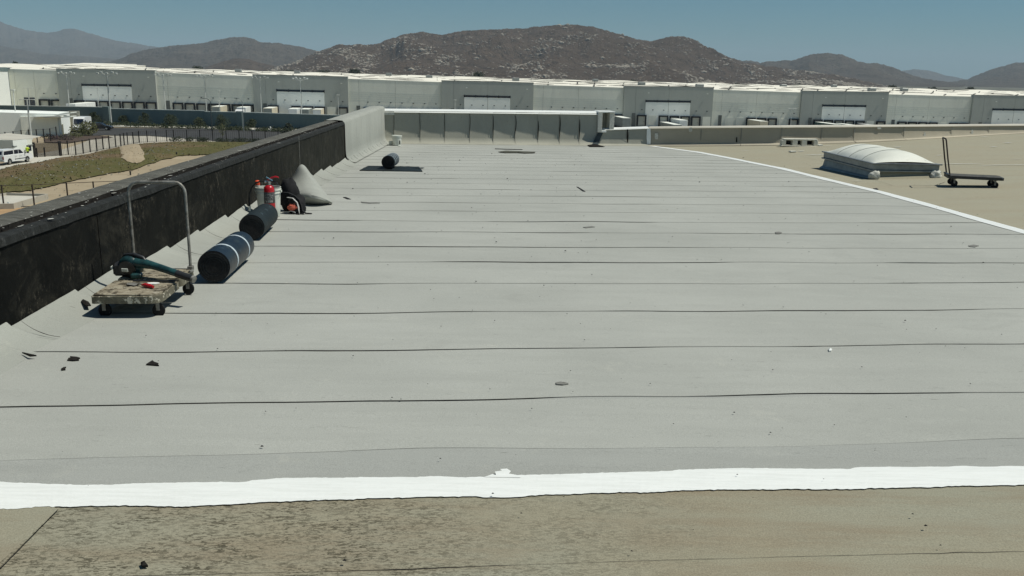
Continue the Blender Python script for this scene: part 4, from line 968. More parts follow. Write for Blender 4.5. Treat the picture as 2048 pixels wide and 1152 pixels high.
MB().tube(hp, .014, 10).build('handle', 'rust', ht, True)
MB().box((-.455, 0, .215), (.05, .44, .03), bev=.006).build('handle_bracket', 'blackplastic', ht)

# ---- white box with openings by the right wall
b0 = P(1598, 292.5, 0.0)
bl = empty('vent_block', 'long white block with three dark openings at the foot of the right parapet', 'block', tuple(b0), math.radians(2))
BW, BH, BD = 1.15, .235, .22
MB().box((0, -.02, .012), (BW + .1, BD + .06, .024), bev=.006).build('base_slab', 'block', bl)
MB().box((0, 0, BH - .02), (BW - .06, BD, .05), bev=.01).build('top_slab', 'block', bl)
for x in (-.53, -.17, .13, .50): MB().box((x, 0, BH / 2 - .004), (.13 if abs(x) > .3 else .16, BD, BH - .075), bev=.01).build('upright', 'block', bl)
MB().box((0, BD / 2 - .01, BH / 2), (BW - .1, .015, BH - .08)).build('back_panel', 'seal', bl)
MB().box((.64, -.01, .045), (.16, BD, .05), .1, bev=.015).build('side_ramp', 'white_old', bl)
o = MB().box(tuple(P(1585, 303, .03)), (.2, .12, .04), .3, bev=.01).build('paint_lump', 'white_old', None); tag(o, 'small dried white lump on the tan roof before the vent block', 'debris')

# ---- loose scraps on the roof
def scrap(poly, label, mat='tar', dz=.015, h=.003, name='roof_scrap'):
    pts = [P(u, v, dz) for u, v in poly]; c_ = sum(pts, V()) / len(pts); n = len(pts)
    base = [p - V((0, 0, .008)) for p in pts]; m = MB(); m.grid([base, pts], close=True)
    top = c_ + V((0, 0, h)); m.add(pts + [top], [(i, (i + 1) % n, n) for i in range(n)])
    o = m.build(name, mat, None, loc=tuple(c_)); tag(o, label, 'roof scrap', 'scraps lying on the roof'); return o
scrap([(136, 716), (143, 714), (140, 712), (152, 713), (160, 715), (152, 717), (158, 719), (146, 720), (134, 719), (140, 718)], 'black torn shred nearest the left wall, left of its twin shred')
scrap([(292, 728), (300, 723), (305, 720), (308, 723), (317, 726), (311, 728), (318, 730), (304, 729)], 'black winged shred on the grey sheet in front of the cart')
scrap([(122, 737), (127, 734), (132, 733), (128, 737), (131, 738), (124, 739)], 'tiny dark crumb below the shred by the left wall')
scrap([(1111, 765), (1120, 763), (1135, 765), (1137, 767), (1125, 769), (1113, 768)], 'thin grey crescent scrap in the open middle of the grey roof', 'scuff')
scrap([(1550, 464), (1558, 463), (1564, 465), (1560, 467), (1552, 467)], 'dark nub on the right part of the grey roof along a seam', 'scuff')
scrap([(1936, 491), (1947, 489), (1958, 491), (1950, 494), (1940, 493)], 'flat dark smear near the diagonal white line', 'scuff', h=.001)
scrap([(1657, 697), (1661, 696), (1664, 698), (1662, 701), (1658, 701)], 'single white crumb just below a seam on the right', 'white', h=.008)
scrap([(281, 1124), (289, 1121), (293, 1127), (296, 1130), (284, 1131)], 'black chip on the freckled tan roof nearest the camera', 'tar', h=.01)
scrap([(996, 303.3), (1012, 301), (1040, 302.2), (1071, 303.6), (1069, 305.2), (1050, 305.8), (1035, 304.7), (1010, 304.9)], 'long wrinkled olive strip lying before the far parapet', pm('olive_strip', (0.10, 0.10, 0.075), (0.06, 0.06, 0.045), 3), .03, .02)
scrap([(990, 296.8), (1010, 297.4), (1045, 298.4), (1045, 299), (1010, 298.3), (990, 297.6)], 'thin dark line of scrap behind the olive strip', 'rubber', .02, .004)
scrap([(1153, 373), (1157, 374), (1171, 382.5), (1166, 382)], 'thin slanted sliver in the middle distance of the grey roof', 'rubber')
scrap([(686, 394), (692, 394), (702, 398), (695, 398)], 'short dark sliver on the roof right of the peaked offcut', 'rubber')
scrap([(722, 403), (740, 404.5), (760, 405.6), (740, 406), (724, 405)], 'flaky dark streak right of the peaked offcut', 'scuff', h=.001)
scrap([(1166, 454), (1183, 452), (1190, 453.5), (1172, 455.5)], 'pair of faint dark marks near the centre of the grey roof', 'scuff', h=.001)
scrap([(1175, 290), (1185, 288), (1202, 291), (1210, 293), (1180, 293)], 'black scrap heaped at the foot of the boxed step', 'tar', .03, .05)
scrap([(166, 598), (177, 603), (182, 610), (172, 611), (162, 602)], 'black folded tar flap on the cant left of the cart', 'tar', .06, .012)
scrap([(50, 705), (58, 708), (73, 710), (60, 711), (44, 704)], 'thin black curl at the foot of the left cant', 'tar', .03, .003)
scrap([(1746, 377), (1753, 376), (1757, 378), (1750, 379)], 'little dark chip on the tan roof in front of the skylight', 'rubber')
# tiny grit
m = MB()
for _ in range(700):
    y = 2.3 + 22 * random.random() ** 1.6; x = random.uniform(-3, 8); s_ = random.uniform(.0010, .0030) * (1 + y * .10) * (1.8 if random.random() < .1 else 1)
    z = rz(x, y) + .02; a_ = random.random() * 3
    m.add([(x + s_ * math.cos(a_ + k) * 1.5, y + s_ * math.sin(a_ + k), z) for k in (0, 1.7, 3.4, 4.8)] + [(x, y, z + s_)], [(0, 1, 4), (1, 2, 4), (2, 3, 4), (3, 0, 4)])
tag(m.build('roof_grit', 'rubber'), 'specks of dark grit scattered over the roof sheets', 'grit', kind='stuff')
HAZE = 7.0e-5
#@@WORLD
# ================================================================== THE GROUND BELOW
G = -10.8            # yard level next to our building
GY = -13.4           # truck yard level beyond the teal wall
def gp(u, v, z=G): return onz(u, v, z)
def poly(name, pts, mat, kind='structure', parent=None, h=0.0):
    o = MB().add(pts, [tuple(range(len(pts)))]).build(name, mat, parent)
    if kind and parent is None: tag(o, kind=kind)
    return o
big = 26000
m = MB(); n = 40
rws = []
for i in range(n + 1):
    t = i / n; y = -300 + (big) * t ** 2.2; row = []
    for j in range(41): 
        s = (j / 20 - 1); x = (abs(s) ** 1.6) * math.copysign(1, s) * (600 + y * 1.3 + 300)
        z = -17.5 - (0 if y < 600 else 6)
        row.append((x, y, z))
    rws.append(row)
tag(m.grid(rws).build('ground', 'plain'), kind='structure')
# plateau that carries our building and its yard
pl = [(-400, -100), (200, -100), (200, 150), (-30, 186.5), (-110, 197.5), (-400, 236)]
tag(MB().prism(pl, -17.6, G - .06).build('yard_ground', 'sand'), kind='structure')
tag(MB().prism([(-400, 192), (-110, 198), (-30, 187), (200, 165), (700, 230), (700, 340), (150, 293), (-160, 262), (-400, 240)], -17.4, GY - .9).build('truck_yard', 'conc'), kind='structure')
def edge(pts, step=6, jit=1.2, seed=0, z=G): return [gp(u, v, z) for u, v in densify(pts, step, jit, seed)]
# asphalt road and its pale kerb
rd = [gp(*q, G + .02) for q in ((-200, 249), (100, 251), (175, 255), (222, 255.5), (350, 257), (470, 259), (600, 262), (760, 266), (760, 292), (560, 285), (454, 284), (380, 279), (300, 271), (240, 271), (210, 270), (165, 273), (120, 271), (-200, 262))]
poly('road', rd, 'asphalt')
kb = MB(); a_ = [gp(u, v, G) for u, v in ((222, 254.8), (350, 257.5), (430, 259.8), (560, 264), (640, 267.5), (760, 272))]
a_ = [gp(u, v, G) for u, v in ((176, 253.8), (222, 254.2), (350, 256.5), (430, 258.8), (560, 262.5), (640, 265.5), (760, 270))]
b_ = [p + V((0, 5.5, 0)) for p in a_]
kb.grid([[p for p in a_], [p + V((0, 0, .16)) for p in a_], [p + V((0, 0, .16)) for p in b_]]); tag(kb.build('kerb', 'conclight'), kind='structure')
# driveway sweeping past the gate
dw = [gp(*q, G + .04) for q in ((-60, 345), (70, 308), (125, 299), (165, 286), (190, 275), (222, 271.5), (300, 272), (348, 276), (420, 281), (440, 284), (440, 288), (345, 287), (295, 290), (256, 295), (215, 304), (152, 316), (118, 321), (76, 334), (30, 342), (-60, 358))]
poly('driveway', dw, 'conc')
poly('driveway_apron', [gp(*q, G + .055) for q in ((-80, 352), (30, 326), (66, 314), (118, 311), (123, 314), (118, 321), (60, 333), (0, 345), (-80, 362))], 'conclight')
for (u0, v0, u1, v1) in ((118, 311, 300, 272), (150, 315, 260, 292)): pass
# far garden beds beyond the road
poly('planting_bed', [gp(*q, G + .03) for q in ((215, 246), (400, 249), (690, 262), (760, 268), (640, 264.5), (430, 258), (350, 255.5), (222, 253.5))], pm('bark_mulch', (0.075, 0.06, 0.04), (0.05, 0.05, 0.03), .6, .95, world=True))
# grass bank: bumpy sheet between the fence and the sand
up_e = [(-90, 372), (-30, 352), (0, 341), (30, 331), (76, 325.5), (118, 316), (152, 312.5), (180, 308), (207, 301), (231, 296), (256, 291), (267, 290), (295, 286.5), (334, 285), (374, 284), (453, 285), (530, 287), (640, 290)]
lo_e = [(-90, 396), (-30, 391), (0, 386.5), (30, 384), (61, 381), (100, 373), (134, 364), (170, 357), (213, 348), (267, 340), (285, 333), (304, 326), (330, 319), (358, 312), (395, 310), (431, 309.6), (500, 309), (640, 309)]
us_ = [(-90 + 730 * k / 240) for k in range(241)]
ue, le = resample(up_e, us_), resample(lo_e, us_); rows = []
for i in range(25):
    f = i / 24; row = []
    for k, u in enumerate(us_):
        v = ue[k] + (le[k] + 2.2 * noise.noise(V((u * .06, 1, 0))) + 1.2 * noise.noise(V((u * .3, 1, 0))) - ue[k]) * f
        p = gp(u, v); row.append((p.x, p.y, G + .06 + (.55 * math.sin(math.pi * f) ** .7) * (1 + .5 * fbm(p.x * .12, p.y * .12)) + .10 * math.sin(math.pi * f) * fbm(p.x * .9, p.y * .9)))
    rows.append(row)
tag(MB().grid(rows).build('grass_bank', 'grass', None, True), kind='structure')
bankrows = rows
# bare sandy scar
def bankz(u, v):
    k = int((u + 90) / 730 * 240); f = min(1, max(0, (v - ue[k]) / (le[k] - ue[k]))); i_ = min(23, int(f * 24)); return max(bankrows[i_][k][2], bankrows[i_ + 1][k][2])
suv = densify([(238, 296), (250, 293.5), (262, 291), (274, 290), (279, 297), (284, 305), (289, 314), (290, 325), (280, 331), (265, 333), (252, 329), (243, 325), (242, 312), (238, 296)], 3, 2.2, 3)
cu, cv_ = 265, 312; m = MB(); rr_ = []
for f in (1.0, .8, .6, .4, .2, .02):
    rr_.append([V((*gp(cu + (u - cu) * f, cv_ + (v - cv_) * f).xy, bankz(cu + (u - cu) * f, cv_ + (v - cv_) * f) + (.02 if f == 1 else .07 + .05 * noise.noise(V((u, v * f, 0)))))) for u, v in suv])
m.grid(rr_)
tag(m.build('bare_soil', 'sand', None, True), kind='structure')
tag(MB().add([gp(u, v, G + .0) for u, v in densify([(-60, 424), (0, 417), (44, 415.5), (96, 412), (150, 408), (260, 500), (-60, 560)], 8, .6, 5)], [tuple(range(len(densify([(-60, 424), (0, 417), (44, 415.5), (96, 412), (150, 408), (260, 500), (-60, 560)], 8, .6, 5))))]).build('orange_soil', 'osand'), kind='structure')
# grass tufts and weeds (nobody could count them)
m = MB()
for _ in range(1600):
    i = random.randint(0, 23); k = random.randint(0, 239); p = V(bankrows[i][k]).lerp(V(bankrows[i + 1][k + 1]), random.random())
    if noise.noise(V((p.x * .15, p.y * .15, 3))) < -.12 and random.random() < .8: continue
    s_ = random.uniform(.05, .16) * (1.5 if i > 20 else 1)
    for _q in range(3):
        a_ = random.random() * 6.28; d_ = V((math.cos(a_), math.sin(a_), 0)) * s_
        m.add([p - d_ * .5, p + d_ * .5, p + V((d_.y * .6, -d_.x * .6, s_ * random.uniform(.6, 1.2)))], [(0, 1, 2)])
tag(m.build('grass_tufts', 'blade'), 'rough grass tufts growing over the bank inside the fence', 'grass', kind='stuff')
m = MB()
for _ in range(420):
    if random.random() < .6:
        i = random.randint(0, 23); k = random.randint(0, 150); p = V(bankrows[i][k])
    else:
        p = gp(random.uniform(20, 420), random.uniform(320, 400), G + .02)
    s_ = random.uniform(.03, .11)
    m.box(tuple(p + V((0, 0, s_ * .4))), (s_ * 2, s_ * 1.5, s_), random.random() * 3)
tag(m.build('small_stones', 'stone'), 'small pale stones strewn over the grass bank and the sand', 'stones', kind='stuff')

# ------------------------------------------------------------------ foliage
def leafball(m, c, r, n, size, zs=1.0, seed=0):
    for _ in range(n):
        while True:
            d_ = V((random.uniform(-1, 1), random.uniform(-1, 1), random.uniform(-1, 1)))
            if d_.length < 1: break
        d_ = d_.normalized() * (d_.length ** .45)
        k = 1 + .35 * noise.noise(d_ * 2.2 + V((seed, 0, 0)))
        p = V(c) + V((d_.x * r * k, d_.y * r * k, d_.z * r * zs * k)); s_ = size * random.uniform(.6, 1.3)
        a_ = V((random.gauss(0, 1), random.gauss(0, 1), random.gauss(0, 1))).normalized(); b_ = a_.orthogonal().normalized()
        m.add([p - a_ * s_, p + b_ * s_ * .7, p + a_ * s_, p - b_ * s_ * .7], [(0, 1, 2, 3)])
def tree(p, h, w_, label, mat='leaf', group=None, n=420, trunk=.3, shape='round', name='tree', leaf=None):
    o = empty(name, label, 'tree', tuple(p), group=group)
    th = h * trunk; lean = V((random.uniform(-.05, .05), random.uniform(-.05, .05), 0)) * h
    m = MB().tube([(0, 0, -.1), lean * .3 + V((0, 0, th)), lean + V((0, 0, h * .8))], [h * .018 + .02, h * .012 + .015, .01], 6)
    for k in range(4):
        a_ = random.random() * 6.28; z = th + (h * .6 - th) * random.random(); m.tube([lean * (z / h) + V((0, 0, z)), lean * (z / h) + V((math.cos(a_) * w_ * .3, math.sin(a_) * w_ * .3, z + h * .12))], [h * .008 + .01, .006], 5)
    m.build('trunk', 'bark', o)
    m = MB(); L = leaf or max(.10, h * .035); nb = 9
    for k in range(nb):
        f = k / (nb - 1); z = th * .8 + (h - th * .8) * (f * .92 + .04)
        if shape == 'cone': ww = w_ * .5 * (1 - f) ** .8 + .1 * w_
        elif shape == 'column': ww = w_ * .5 * (.75 + .3 * math.sin(math.pi * f))
        else: ww = w_ * .5 * math.sin(math.pi * (.15 + .8 * f)) ** .7
        a_ = random.random() * 6.28; off = ww * .35
        leafball(m, (lean.x * z / h + math.cos(a_) * off, lean.y * z / h + math.sin(a_) * off, z), max(ww * .72, .12), n // nb, L, .75, k)
    m.build('crown', mat, o); return o
def bush(p, r, h, label, mat='leaf', group=None, n=160, name='bush', sx=1.0, leaf=None):
    m = MB()
    for k in range(4):
        leafball(m, (random.uniform(-.5, .5) * r * sx, random.uniform(-.4, .4) * r, h * .45 + random.uniform(-.1, .1) * h), r * .65, n // 4, leaf or max(.05, h * .10), h / r * .62, k)
    for k in range(3): m.tube([(random.uniform(-.2, .2) * r, random.uniform(-.2, .2) * r, -.05), (random.uniform(-.4, .4) * r, 0, h * .6)], [.02, .008], 4)
    o = m.build(name, mat, None); o.location = tuple(p); tag(o, label, 'bush', group); return o

# young trees along the teal wall
def wall_y(x): return 187 + (-30 - x) * .131       # line of the teal wall on the ground
spec = [(190, 225, 248, 3.6, 'cone'), (249, 232, 249, 2.6, 'round'), (291, 226, 253, 3.4, 'cone'), (340, 233, 254, 3.4, 'column'), (401, 237, 254, 3.0, 'round'), (446, 234, 257, 3.0, 'column'), (503, 239, 257, 2.4, 'round')]
wh = ['slim dark tree left of the wall pillar beside the parked black car', 'small bushy tree just right of the first wall pillar', 'pointed conifer second right of the first wall pillar', 'dark full tree third right of the first wall pillar', 'thin young tree left of the dark street lamp', 'tall dark column tree just right of the dark street lamp', 'sparse young tree between the second pillar and the roof edge']
for (u, v0, v1, w_, sh), lb_ in zip(spec, wh):
    b_ = gp(u, v1); t_ = atY(u, v0, b_.y); tree(b_, t_.z - b_.z, w_ * 1.0, lb_, 'leaf', 'young trees in front of the teal wall', 1300, .22, sh, 'young_tree')
b_ = gp(446, 277); tree(b_, 2.6, 1.5, 'little pale green sapling behind the iron fence', 'leaf2', None, 150, .3, 'round', 'young_tree')
b_ = gp(576, 277); t_ = atY(576, 247, b_.y); tree(b_, t_.z - b_.z, 2.6, 'dense dark tree where the iron fence meets the roof edge', 'leafk', None, 500, .12, 'round', 'young_tree', .16)
b_ = gp(165, 272); o = bush(b_, 2.3, 2.9, 'big olive shrub beside the stone pillar and white van', 'leaf2', None, 900, sx=1, leaf=.16)
for (u, v, r, h, mt, lb_) in ((100, 279, 1.6, 1.0, 'leafp', 'plum coloured shrub leftmost in the bed behind the gate'), (116, 280, 1.7, 1.0, 'leafp', 'plum shrub in the middle of the bed behind the gate'), (130, 281, 1.5, .95, 'leafp', 'plum shrub rightmost in the bed behind the gate'), (148, 276, 1.4, 1.1, 'leaf2', 'rounded grey green shrub between the plum shrubs and the olive shrub')):
    bush(gp(u, v), r, h, lb_, mt, 'shrubs in the bed behind the gate', 260, leaf=.10)
poly('garden_bed', [gp(*q, G + .075) for q in ((88, 284), (90, 278), (150, 270), (214, 272), (226, 275), (165, 281), (135, 286))], pm('mulch_bed', (0.085, 0.06, 0.045), (0.06, 0.045, 0.035), .8, .95, world=True))
# hedge mounds along the fence foot
HM = ['standing apart as the leftmost', 'next right of the leftmost gap', 'starting the first joined clump', 'ending the first joined clump', 'just right of the small sapling', 'fifth from the right end', 'fourth from the right end', 'third from the right end', 'beside the last but one', 'last before the roof edge']
for k, (u, v, wd) in enumerate(((352, 283, 1.1), (378, 283.5, 1.0), (398, 284, 1.1), (411, 284.4, 1.1), (440, 285.5, 1.2), (455, 286, 1.2), (472, 286.5, 1.2), (488, 286.5, 1.1), (505, 287, 1.1), (518, 287, 1.0))):
    bush(gp(u, v + 1), wd, 1.05, 'clipped near black hedge mound %s along the iron fence' % HM[k], 'leafk', 'hedge mounds along the fence foot', 260, 'hedge_mound', leaf=.09)
# ground cover along the teal wall
m = MB()
for _ in range(300):
    u = random.uniform(212, 640); f = random.random(); p = gp(u, 249 + (u - 212) * .035 + f * 3.2, G + .05)
    leafball(m, (p.x, p.y, p.z + .25), random.uniform(.35, .9), 26, .13, .7, u)
tag(m.build('ground_cover', 'leaf'), 'low dark ground cover planted along the foot of the teal wall', 'ground cover', kind='stuff')
m = MB()
for _ in range(70):
    u = random.uniform(530, 660); p = gp(u, 285 + random.random() * 5, G + .05); leafball(m, (p.x, p.y, p.z + .15), random.uniform(.3, .6), 20, .1, .6, u)

# ------------------------------------------------------------------ teal wall and its pillars
tw = empty('boundary_wall', 'long teal painted wall with stepped top running behind the road', 'wall', (-60, 192, G))
def tpt(u):
    d = ray(u, 240); # intersect the wall's ground line y = 187 + (-30-x)*.131
    k = d.x / d.y; y = (187 - 30 * .131) / (1 + .131 * k); return V((k * y, y, 0))
def tseg(u0, u1, v0, v1, th, name='wall_section', prow=0.0, mat='tealwall', cap=True):
    a_, b_ = tpt(u0), tpt(u1); za, zb = atY(u0, v0, a_.y).z, atY(u1, v1, b_.y).z; d_ = (b_ - a_).normalized(); nn = V((d_.y, -d_.x, 0))
    m = MB(); f0, f1 = a_ + nn * prow, b_ + nn * prow; g0, g1 = a_ - nn * th, b_ - nn * th; zl = GY - 1.2
    pts = [(f0.x, f0.y, zl), (f1.x, f1.y, zl), (g1.x, g1.y, zl), (g0.x, g0.y, zl), (f0.x, f0.y, za), (f1.x, f1.y, zb), (g1.x, g1.y, zb), (g0.x, g0.y, za)]
    m.add(pts, [(0, 3, 2, 1), (4, 5, 6, 7), (0, 1, 5, 4), (1, 2, 6, 5), (2, 3, 7, 6), (3, 0, 4, 7)])
    o = m.build(name, mat, None); o.parent = tw; o.matrix_parent_inverse = Matrix.Translation(-tw.location)
    if cap:
        m = MB(); q0, q1 = a_ + nn * (prow + .06), b_ + nn * (prow + .06)
        m.add([(q0.x, q0.y, za), (q1.x, q1.y, zb), (q1.x, q1.y, zb + .14), (q0.x, q0.y, za + .14), (g0.x, g0.y, za + .15), (g1.x, g1.y, zb + .15)], [(0, 1, 2, 3), (3, 2, 5, 4)])
        o = m.build('wall_cap', 'line', None); o.parent = tw; o.matrix_parent_inverse = Matrix.Translation(-tw.location)
        m = MB(); m.add([(q0.x, q0.y, za - .66), (q1.x, q1.y, zb - .66), (q1.x, q1.y, zb - .60), (q0.x, q0.y, za - .60)], [(0, 1, 2, 3)])
        o = m.build('reveal_line', pm('faded_reveal', (0.17, 0.24, 0.25), None, 1), None); o.parent = tw; o.matrix_parent_inverse = Matrix.Translation(-tw.location)
tseg(-60, 208, 210.5, 215, .3); tseg(209, 221.5, 213, 213.4, .9, 'pillar', .5, cap=False); tseg(222, 410, 218, 222.3, .3); tseg(410.3, 474, 223.8, 225, .3); tseg(474.5, 486, 223.4, 223.8, .9, 'pillar', .5, cap=False); tseg(486.5, 700, 225.4, 232, .3)

# ------------------------------------------------------------------ office building at the left, pale canopy, stone pillar
def pbox(name, corners_uv, z_or_v, th, mat, parent):
    pass
def quadwall(parent, a, b, zt_a, zt_b, z0, th, name, mat):
    d_ = (V((b.x, b.y, 0)) - V((a.x, a.y, 0))).normalized(); nn = V((-d_.y, d_.x, 0)) * th
    pts = [(a.x, a.y, z0), (b.x, b.y, z0), (b.x + nn.x, b.y + nn.y, z0), (a.x + nn.x, a.y + nn.y, z0), (a.x, a.y, zt_a), (b.x, b.y, zt_b), (b.x + nn.x, b.y + nn.y, zt_b), (a.x + nn.x, a.y + nn.y, zt_a)]
    o = MB().add(pts, [(0, 3, 2, 1), (4, 5, 6, 7), (0, 1, 5, 4), (1, 2, 6, 5), (2, 3, 7, 6), (3, 0, 4, 7)]).build(name, mat, None)
    o.parent = parent; o.matrix_parent_inverse = Matrix.Translation(-V(parent.location)); return o
of = empty('office_building', 'pale grey flat building with a thin canopy left of the stone pillar', 'building', tuple(gp(100, 272)))
a_, b_ = gp(-60, 272), gp(119, 272); c_ = gp(143, 262)
quadwall(of, a_, b_, atY(-60, 223, a_.y).z, atY(119, 228, b_.y).z, G, 9, 'wall', 'facM')
quadwall(of, b_ + V((.05, 0, 0)), c_, atY(119, 233.5, b_.y).z, atY(143, 227, c_.y).z, G, 6, 'end_wall', 'facL')
e_ = b_ + V((0, -.1, 0)); f_ = gp(126, 271.5)
quadwall(of, V((e_.x - 1.0, e_.y - .1, 0)), V((f_.x, f_.y - .1, 0)), G + 3.0, G + 3.2, G, .6, 'pier', 'facM')
quadwall(of, c_ + V((-.2, -.25, 0)), c_ + V((1.6, .5, 0)), atY(142, 222.5, c_.y).z, atY(149, 222.5, c_.y).z, G, 1.3, 'stone_pillar', 'stone')
for (u0, v0, u1, v1, yy) in ((64, 233, 121, 231.8, 0), (84, 235.5, 141, 232.5, .6), (108, 229.5, 141, 224.6, 1.2)):
    p0, p1 = atY(u0, v0, b_.y - 2 + yy), atY(u1, v1, b_.y - 1.6 + yy)
    o = MB().add([p0, p1, p1 + V((0, 2.2, .03)), p0 + V((0, 2.2, .03)), p0 + V((0, 0, -.16)), p1 + V((0, 0, -.16)), p1 + V((0, 2.2, -.13)), p0 + V((0, 2.2, -.13))], [(0, 1, 2, 3), (4, 7, 6, 5), (0, 4, 5, 1), (1, 5, 6, 2), (2, 6, 7, 3), (3, 7, 4, 0)]).build('canopy', 'facW', None)
    o.parent = of; o.matrix_parent_inverse = Matrix.Translation(-V(of.location))
p0, p1 = gp(123.5, 271.3), gp(143, 263)
quadwall(of, p0 + V((.2, -.3, 0)), p1 + V((-.2, -.3, 0)), G + 1.9, G + 1.9, G, .1, 'lower_panel', pm('olive_panel', (0.19, 0.19, 0.13), (0.16, 0.16, 0.11), 1))

# guard booth
gb = empty('guard_booth', 'small flat roofed guard booth with a dark window beside the gate', 'booth', tuple(gp(48, 317)))
n0, n1 = gp(30, 319.5), gp(67.5, 315.5); n2 = gp(-45, 312); hb = 2.55
quadwall(gb, n0, n1, G + hb, G + hb, G, 3.6, 'front_wall', 'facL')
n0b = n0 + V((-.01, -.01, 0)); quadwall(gb, n2, n0b, G + hb, G + hb, G, 2.0, 'side_wall', 'facM')
dd_ = (V((n1.x, n1.y, 0)) - V((n0.x, n0.y, 0))); L_ = dd_.length; dd_.normalize(); nn_ = V((dd_.y, -dd_.x, 0))
def bpart(s0, s1, z0, z1, o0, name, mat, th=.06):
    a1 = V((n0.x, n0.y, 0)) + dd_ * (s0 * L_) + nn_ * o0; b1 = V((n0.x, n0.y, 0)) + dd_ * (s1 * L_) + nn_ * o0
    return quadwall(gb, a1, b1, z1, z1, z0, th, name, mat)
bpart(-.02, 1.02, G + hb - .85, G + hb - .72, .10, 'fascia', 'joint', .3)
bpart(.50, .60, G + .95, G + 1.65, .03, 'window', 'glass'); bpart(.80, .92, G + 1.0, G + 1.7, .03, 'window', 'glass'); bpart(.62, .78, G + .02, G + 1.75, .02, 'doorway', 'greydoor')
o = poly('roof', [V((n2.x, n2.y, G + hb + .03)), V((n0.x, n0.y, G + hb + .03)), V((n1.x, n1.y, G + hb + .03)), V((n1.x - 1, n1.y + 4.5, G + hb + .03)), V((n2.x, n2.y + 8, G + hb + .03))], 'conclight', None); o.parent = gb; o.matrix_parent_inverse = Matrix.Translation(-V(gb.location))

# ------------------------------------------------------------------ fences
def fence_run(name, label, posts, hgt, rails, mat, pick=None, cat='fence', post_w=.07, rail_w=.035, pickmat=None, mesh_th=.012, bases=None):
    o = empty(name, label, cat, tuple(posts[0]))
    def put(m, n_, mt=mat):
        q_ = m.build(n_, mt, None); q_.parent = o; q_.matrix_parent_inverse = Matrix.Translation(-V(o.location)); return q_
    for p in posts: put(MB().box((p.x, p.y, p.z + hgt / 2), (post_w, post_w, hgt + .1)), 'post')
    for z in rails:
        put(MB().tube([p + V((0, 0, z)) for p in posts], rail_w / 2, 5), 'rail')
    if pick:
        m = MB(); cnt = 0
        for a_, b_ in zip(posts, posts[1:]):
            n_ = max(1, int((b_ - a_).length / pick))
            for k in range(1, n_):
                p = a_.lerp(b_, k / n_); m.box((p.x, p.y, p.z + hgt * .48), (mesh_th, mesh_th, hgt * .9)); cnt += 1
        q_ = put(m, 'pickets', pickmat or mat); q_['kind'] = 'stuff'
    return o
fp = [(137, 310), (152, 311), (167, 308), (181, 305), (194, 303), (207, 299.5), (219, 298), (232, 295), (242, 293), (249, 291), (256, 290), (267, 289), (279, 286), (295, 285), (313, 284), (334, 283), (348, 283), (374.5, 283), (400.5, 283.2), (426, 283.5), (453, 284), (479, 284.3), (505, 284.6), (531, 285), (557, 285.5), (583, 286), (612, 286.5)]
fence_run('iron_fence', 'black iron fence curving along the driveway above the grass bank', [gp(121, 312.5)] + [gp(u, v) for u, v in fp], 1.95, (.15, 1.9), 'iron', .33, post_w=.13, mesh_th=.022)
o = fence_run('iron_fence', 'short dark fence in front of the pale office wall left of the gate', [gp(u, v) for u, v in ((-40, 304), (-15, 298), (13, 292), (29, 290), (45, 287), (60, 286), (75, 285), (89, 284), (102, 283), (114, 279))], 2.1, (.15, 2.05), 'iron', None, post_w=.13)
gt = fence_run('sliding_gate', 'rolling gate of pale pickets between two thick black posts', [gp(69, 315), gp(121.5, 312)], 2.0, (.06, 1.95), 'iron', None, 'gate', post_w=.32)
m = MB(); p0, p1 = gp(72, 315), gp(119, 312)
for k in range(1, 31):
    p = p0.lerp(p1, k / 31); q_ = MB().box((p.x, p.y - .05, G + 1.0), (.055, .03, 1.8)).build('picket', 'iron', None); q_.parent = gt; q_.matrix_parent_inverse = Matrix.Translation(-V(gt.location))
q_ = fence_run('bollard_rail', 'low dark rail with two posts in front of the sliding gate', [gp(75, 315.5), gp(90, 314.5)], 1.3, (.45,), 'iron', None, 'rail', post_w=.12, rail_w=.06)
# thin brown pipe fence nearest our building
zb_ = G
nf = [gp(u, v) for u, v in ((-120, 412), (-50, 414), (8, 414.5), (69, 413), (137, 409), (190, 406), (252, 403), (330, 398))]
fence_run('pipe_fence', 'thin brown pipe and mesh fence crossing the sand beside the concrete basin', nf, 1.95, (.03, 1.95), 'rust', None, post_w=.10, rail_w=.06)

# concrete basin
bs = empty('concrete_basin', 'low open concrete basin filled with pale water or slab behind the pipe fence', 'basin', tuple(gp(27, 415)))
zr_ = G + .48
rim = [onz(-60, 409, zr_), onz(27, 407, zr_), onz(96, 387.5, zr_), onz(13, 385.5, zr_), onz(-60, 396, zr_)]
cen = sum(rim, V()) / 5
inn = [p.lerp(cen, .055) for p in rim]
def bput(m, n_, mt): q_ = m.build(n_, mt, None); q_.parent = bs; q_.matrix_parent_inverse = Matrix.Translation(-V(bs.location)); return q_
for k in range(5):
    a_, b_, c_, d_ = rim[k], rim[(k + 1) % 5], inn[(k + 1) % 5], inn[k]; lo_ = V((0, 0, -.55))
    bput(MB().add([a_, b_, c_, d_, a_ + lo_, b_ + lo_, c_ + lo_, d_ + lo_], [(0, 1, 2, 3), (0, 4, 5, 1), (3, 2, 6, 7), (1, 5, 6, 2), (0, 3, 7, 4)]), 'basin_wall', 'conc')
bput(MB().add([p + V((0, 0, -.22)) for p in inn], [tuple(range(5))]), 'basin_floor', 'conclight')
p = gp(19, 414.5); bput(MB().box((p.x, p.y - .1, G + .3), (.14, .1, .35)), 'white_tab', 'white'); p = gp(42, 413); bput(MB().box((p.x, p.y - .05, G + .15), (.14, .1, .32)), 'foot_block', 'rubber')
p = gp(261, 350); o = MB().lathe((p.x, p.y, G), [(.09, 0), (.09, .35), (.12, .36), (.12, .44), (.03, .46)], 10).build('standpipe', 'iron'); tag(o, 'short dark standpipe alone on the sand strip', 'pipe')
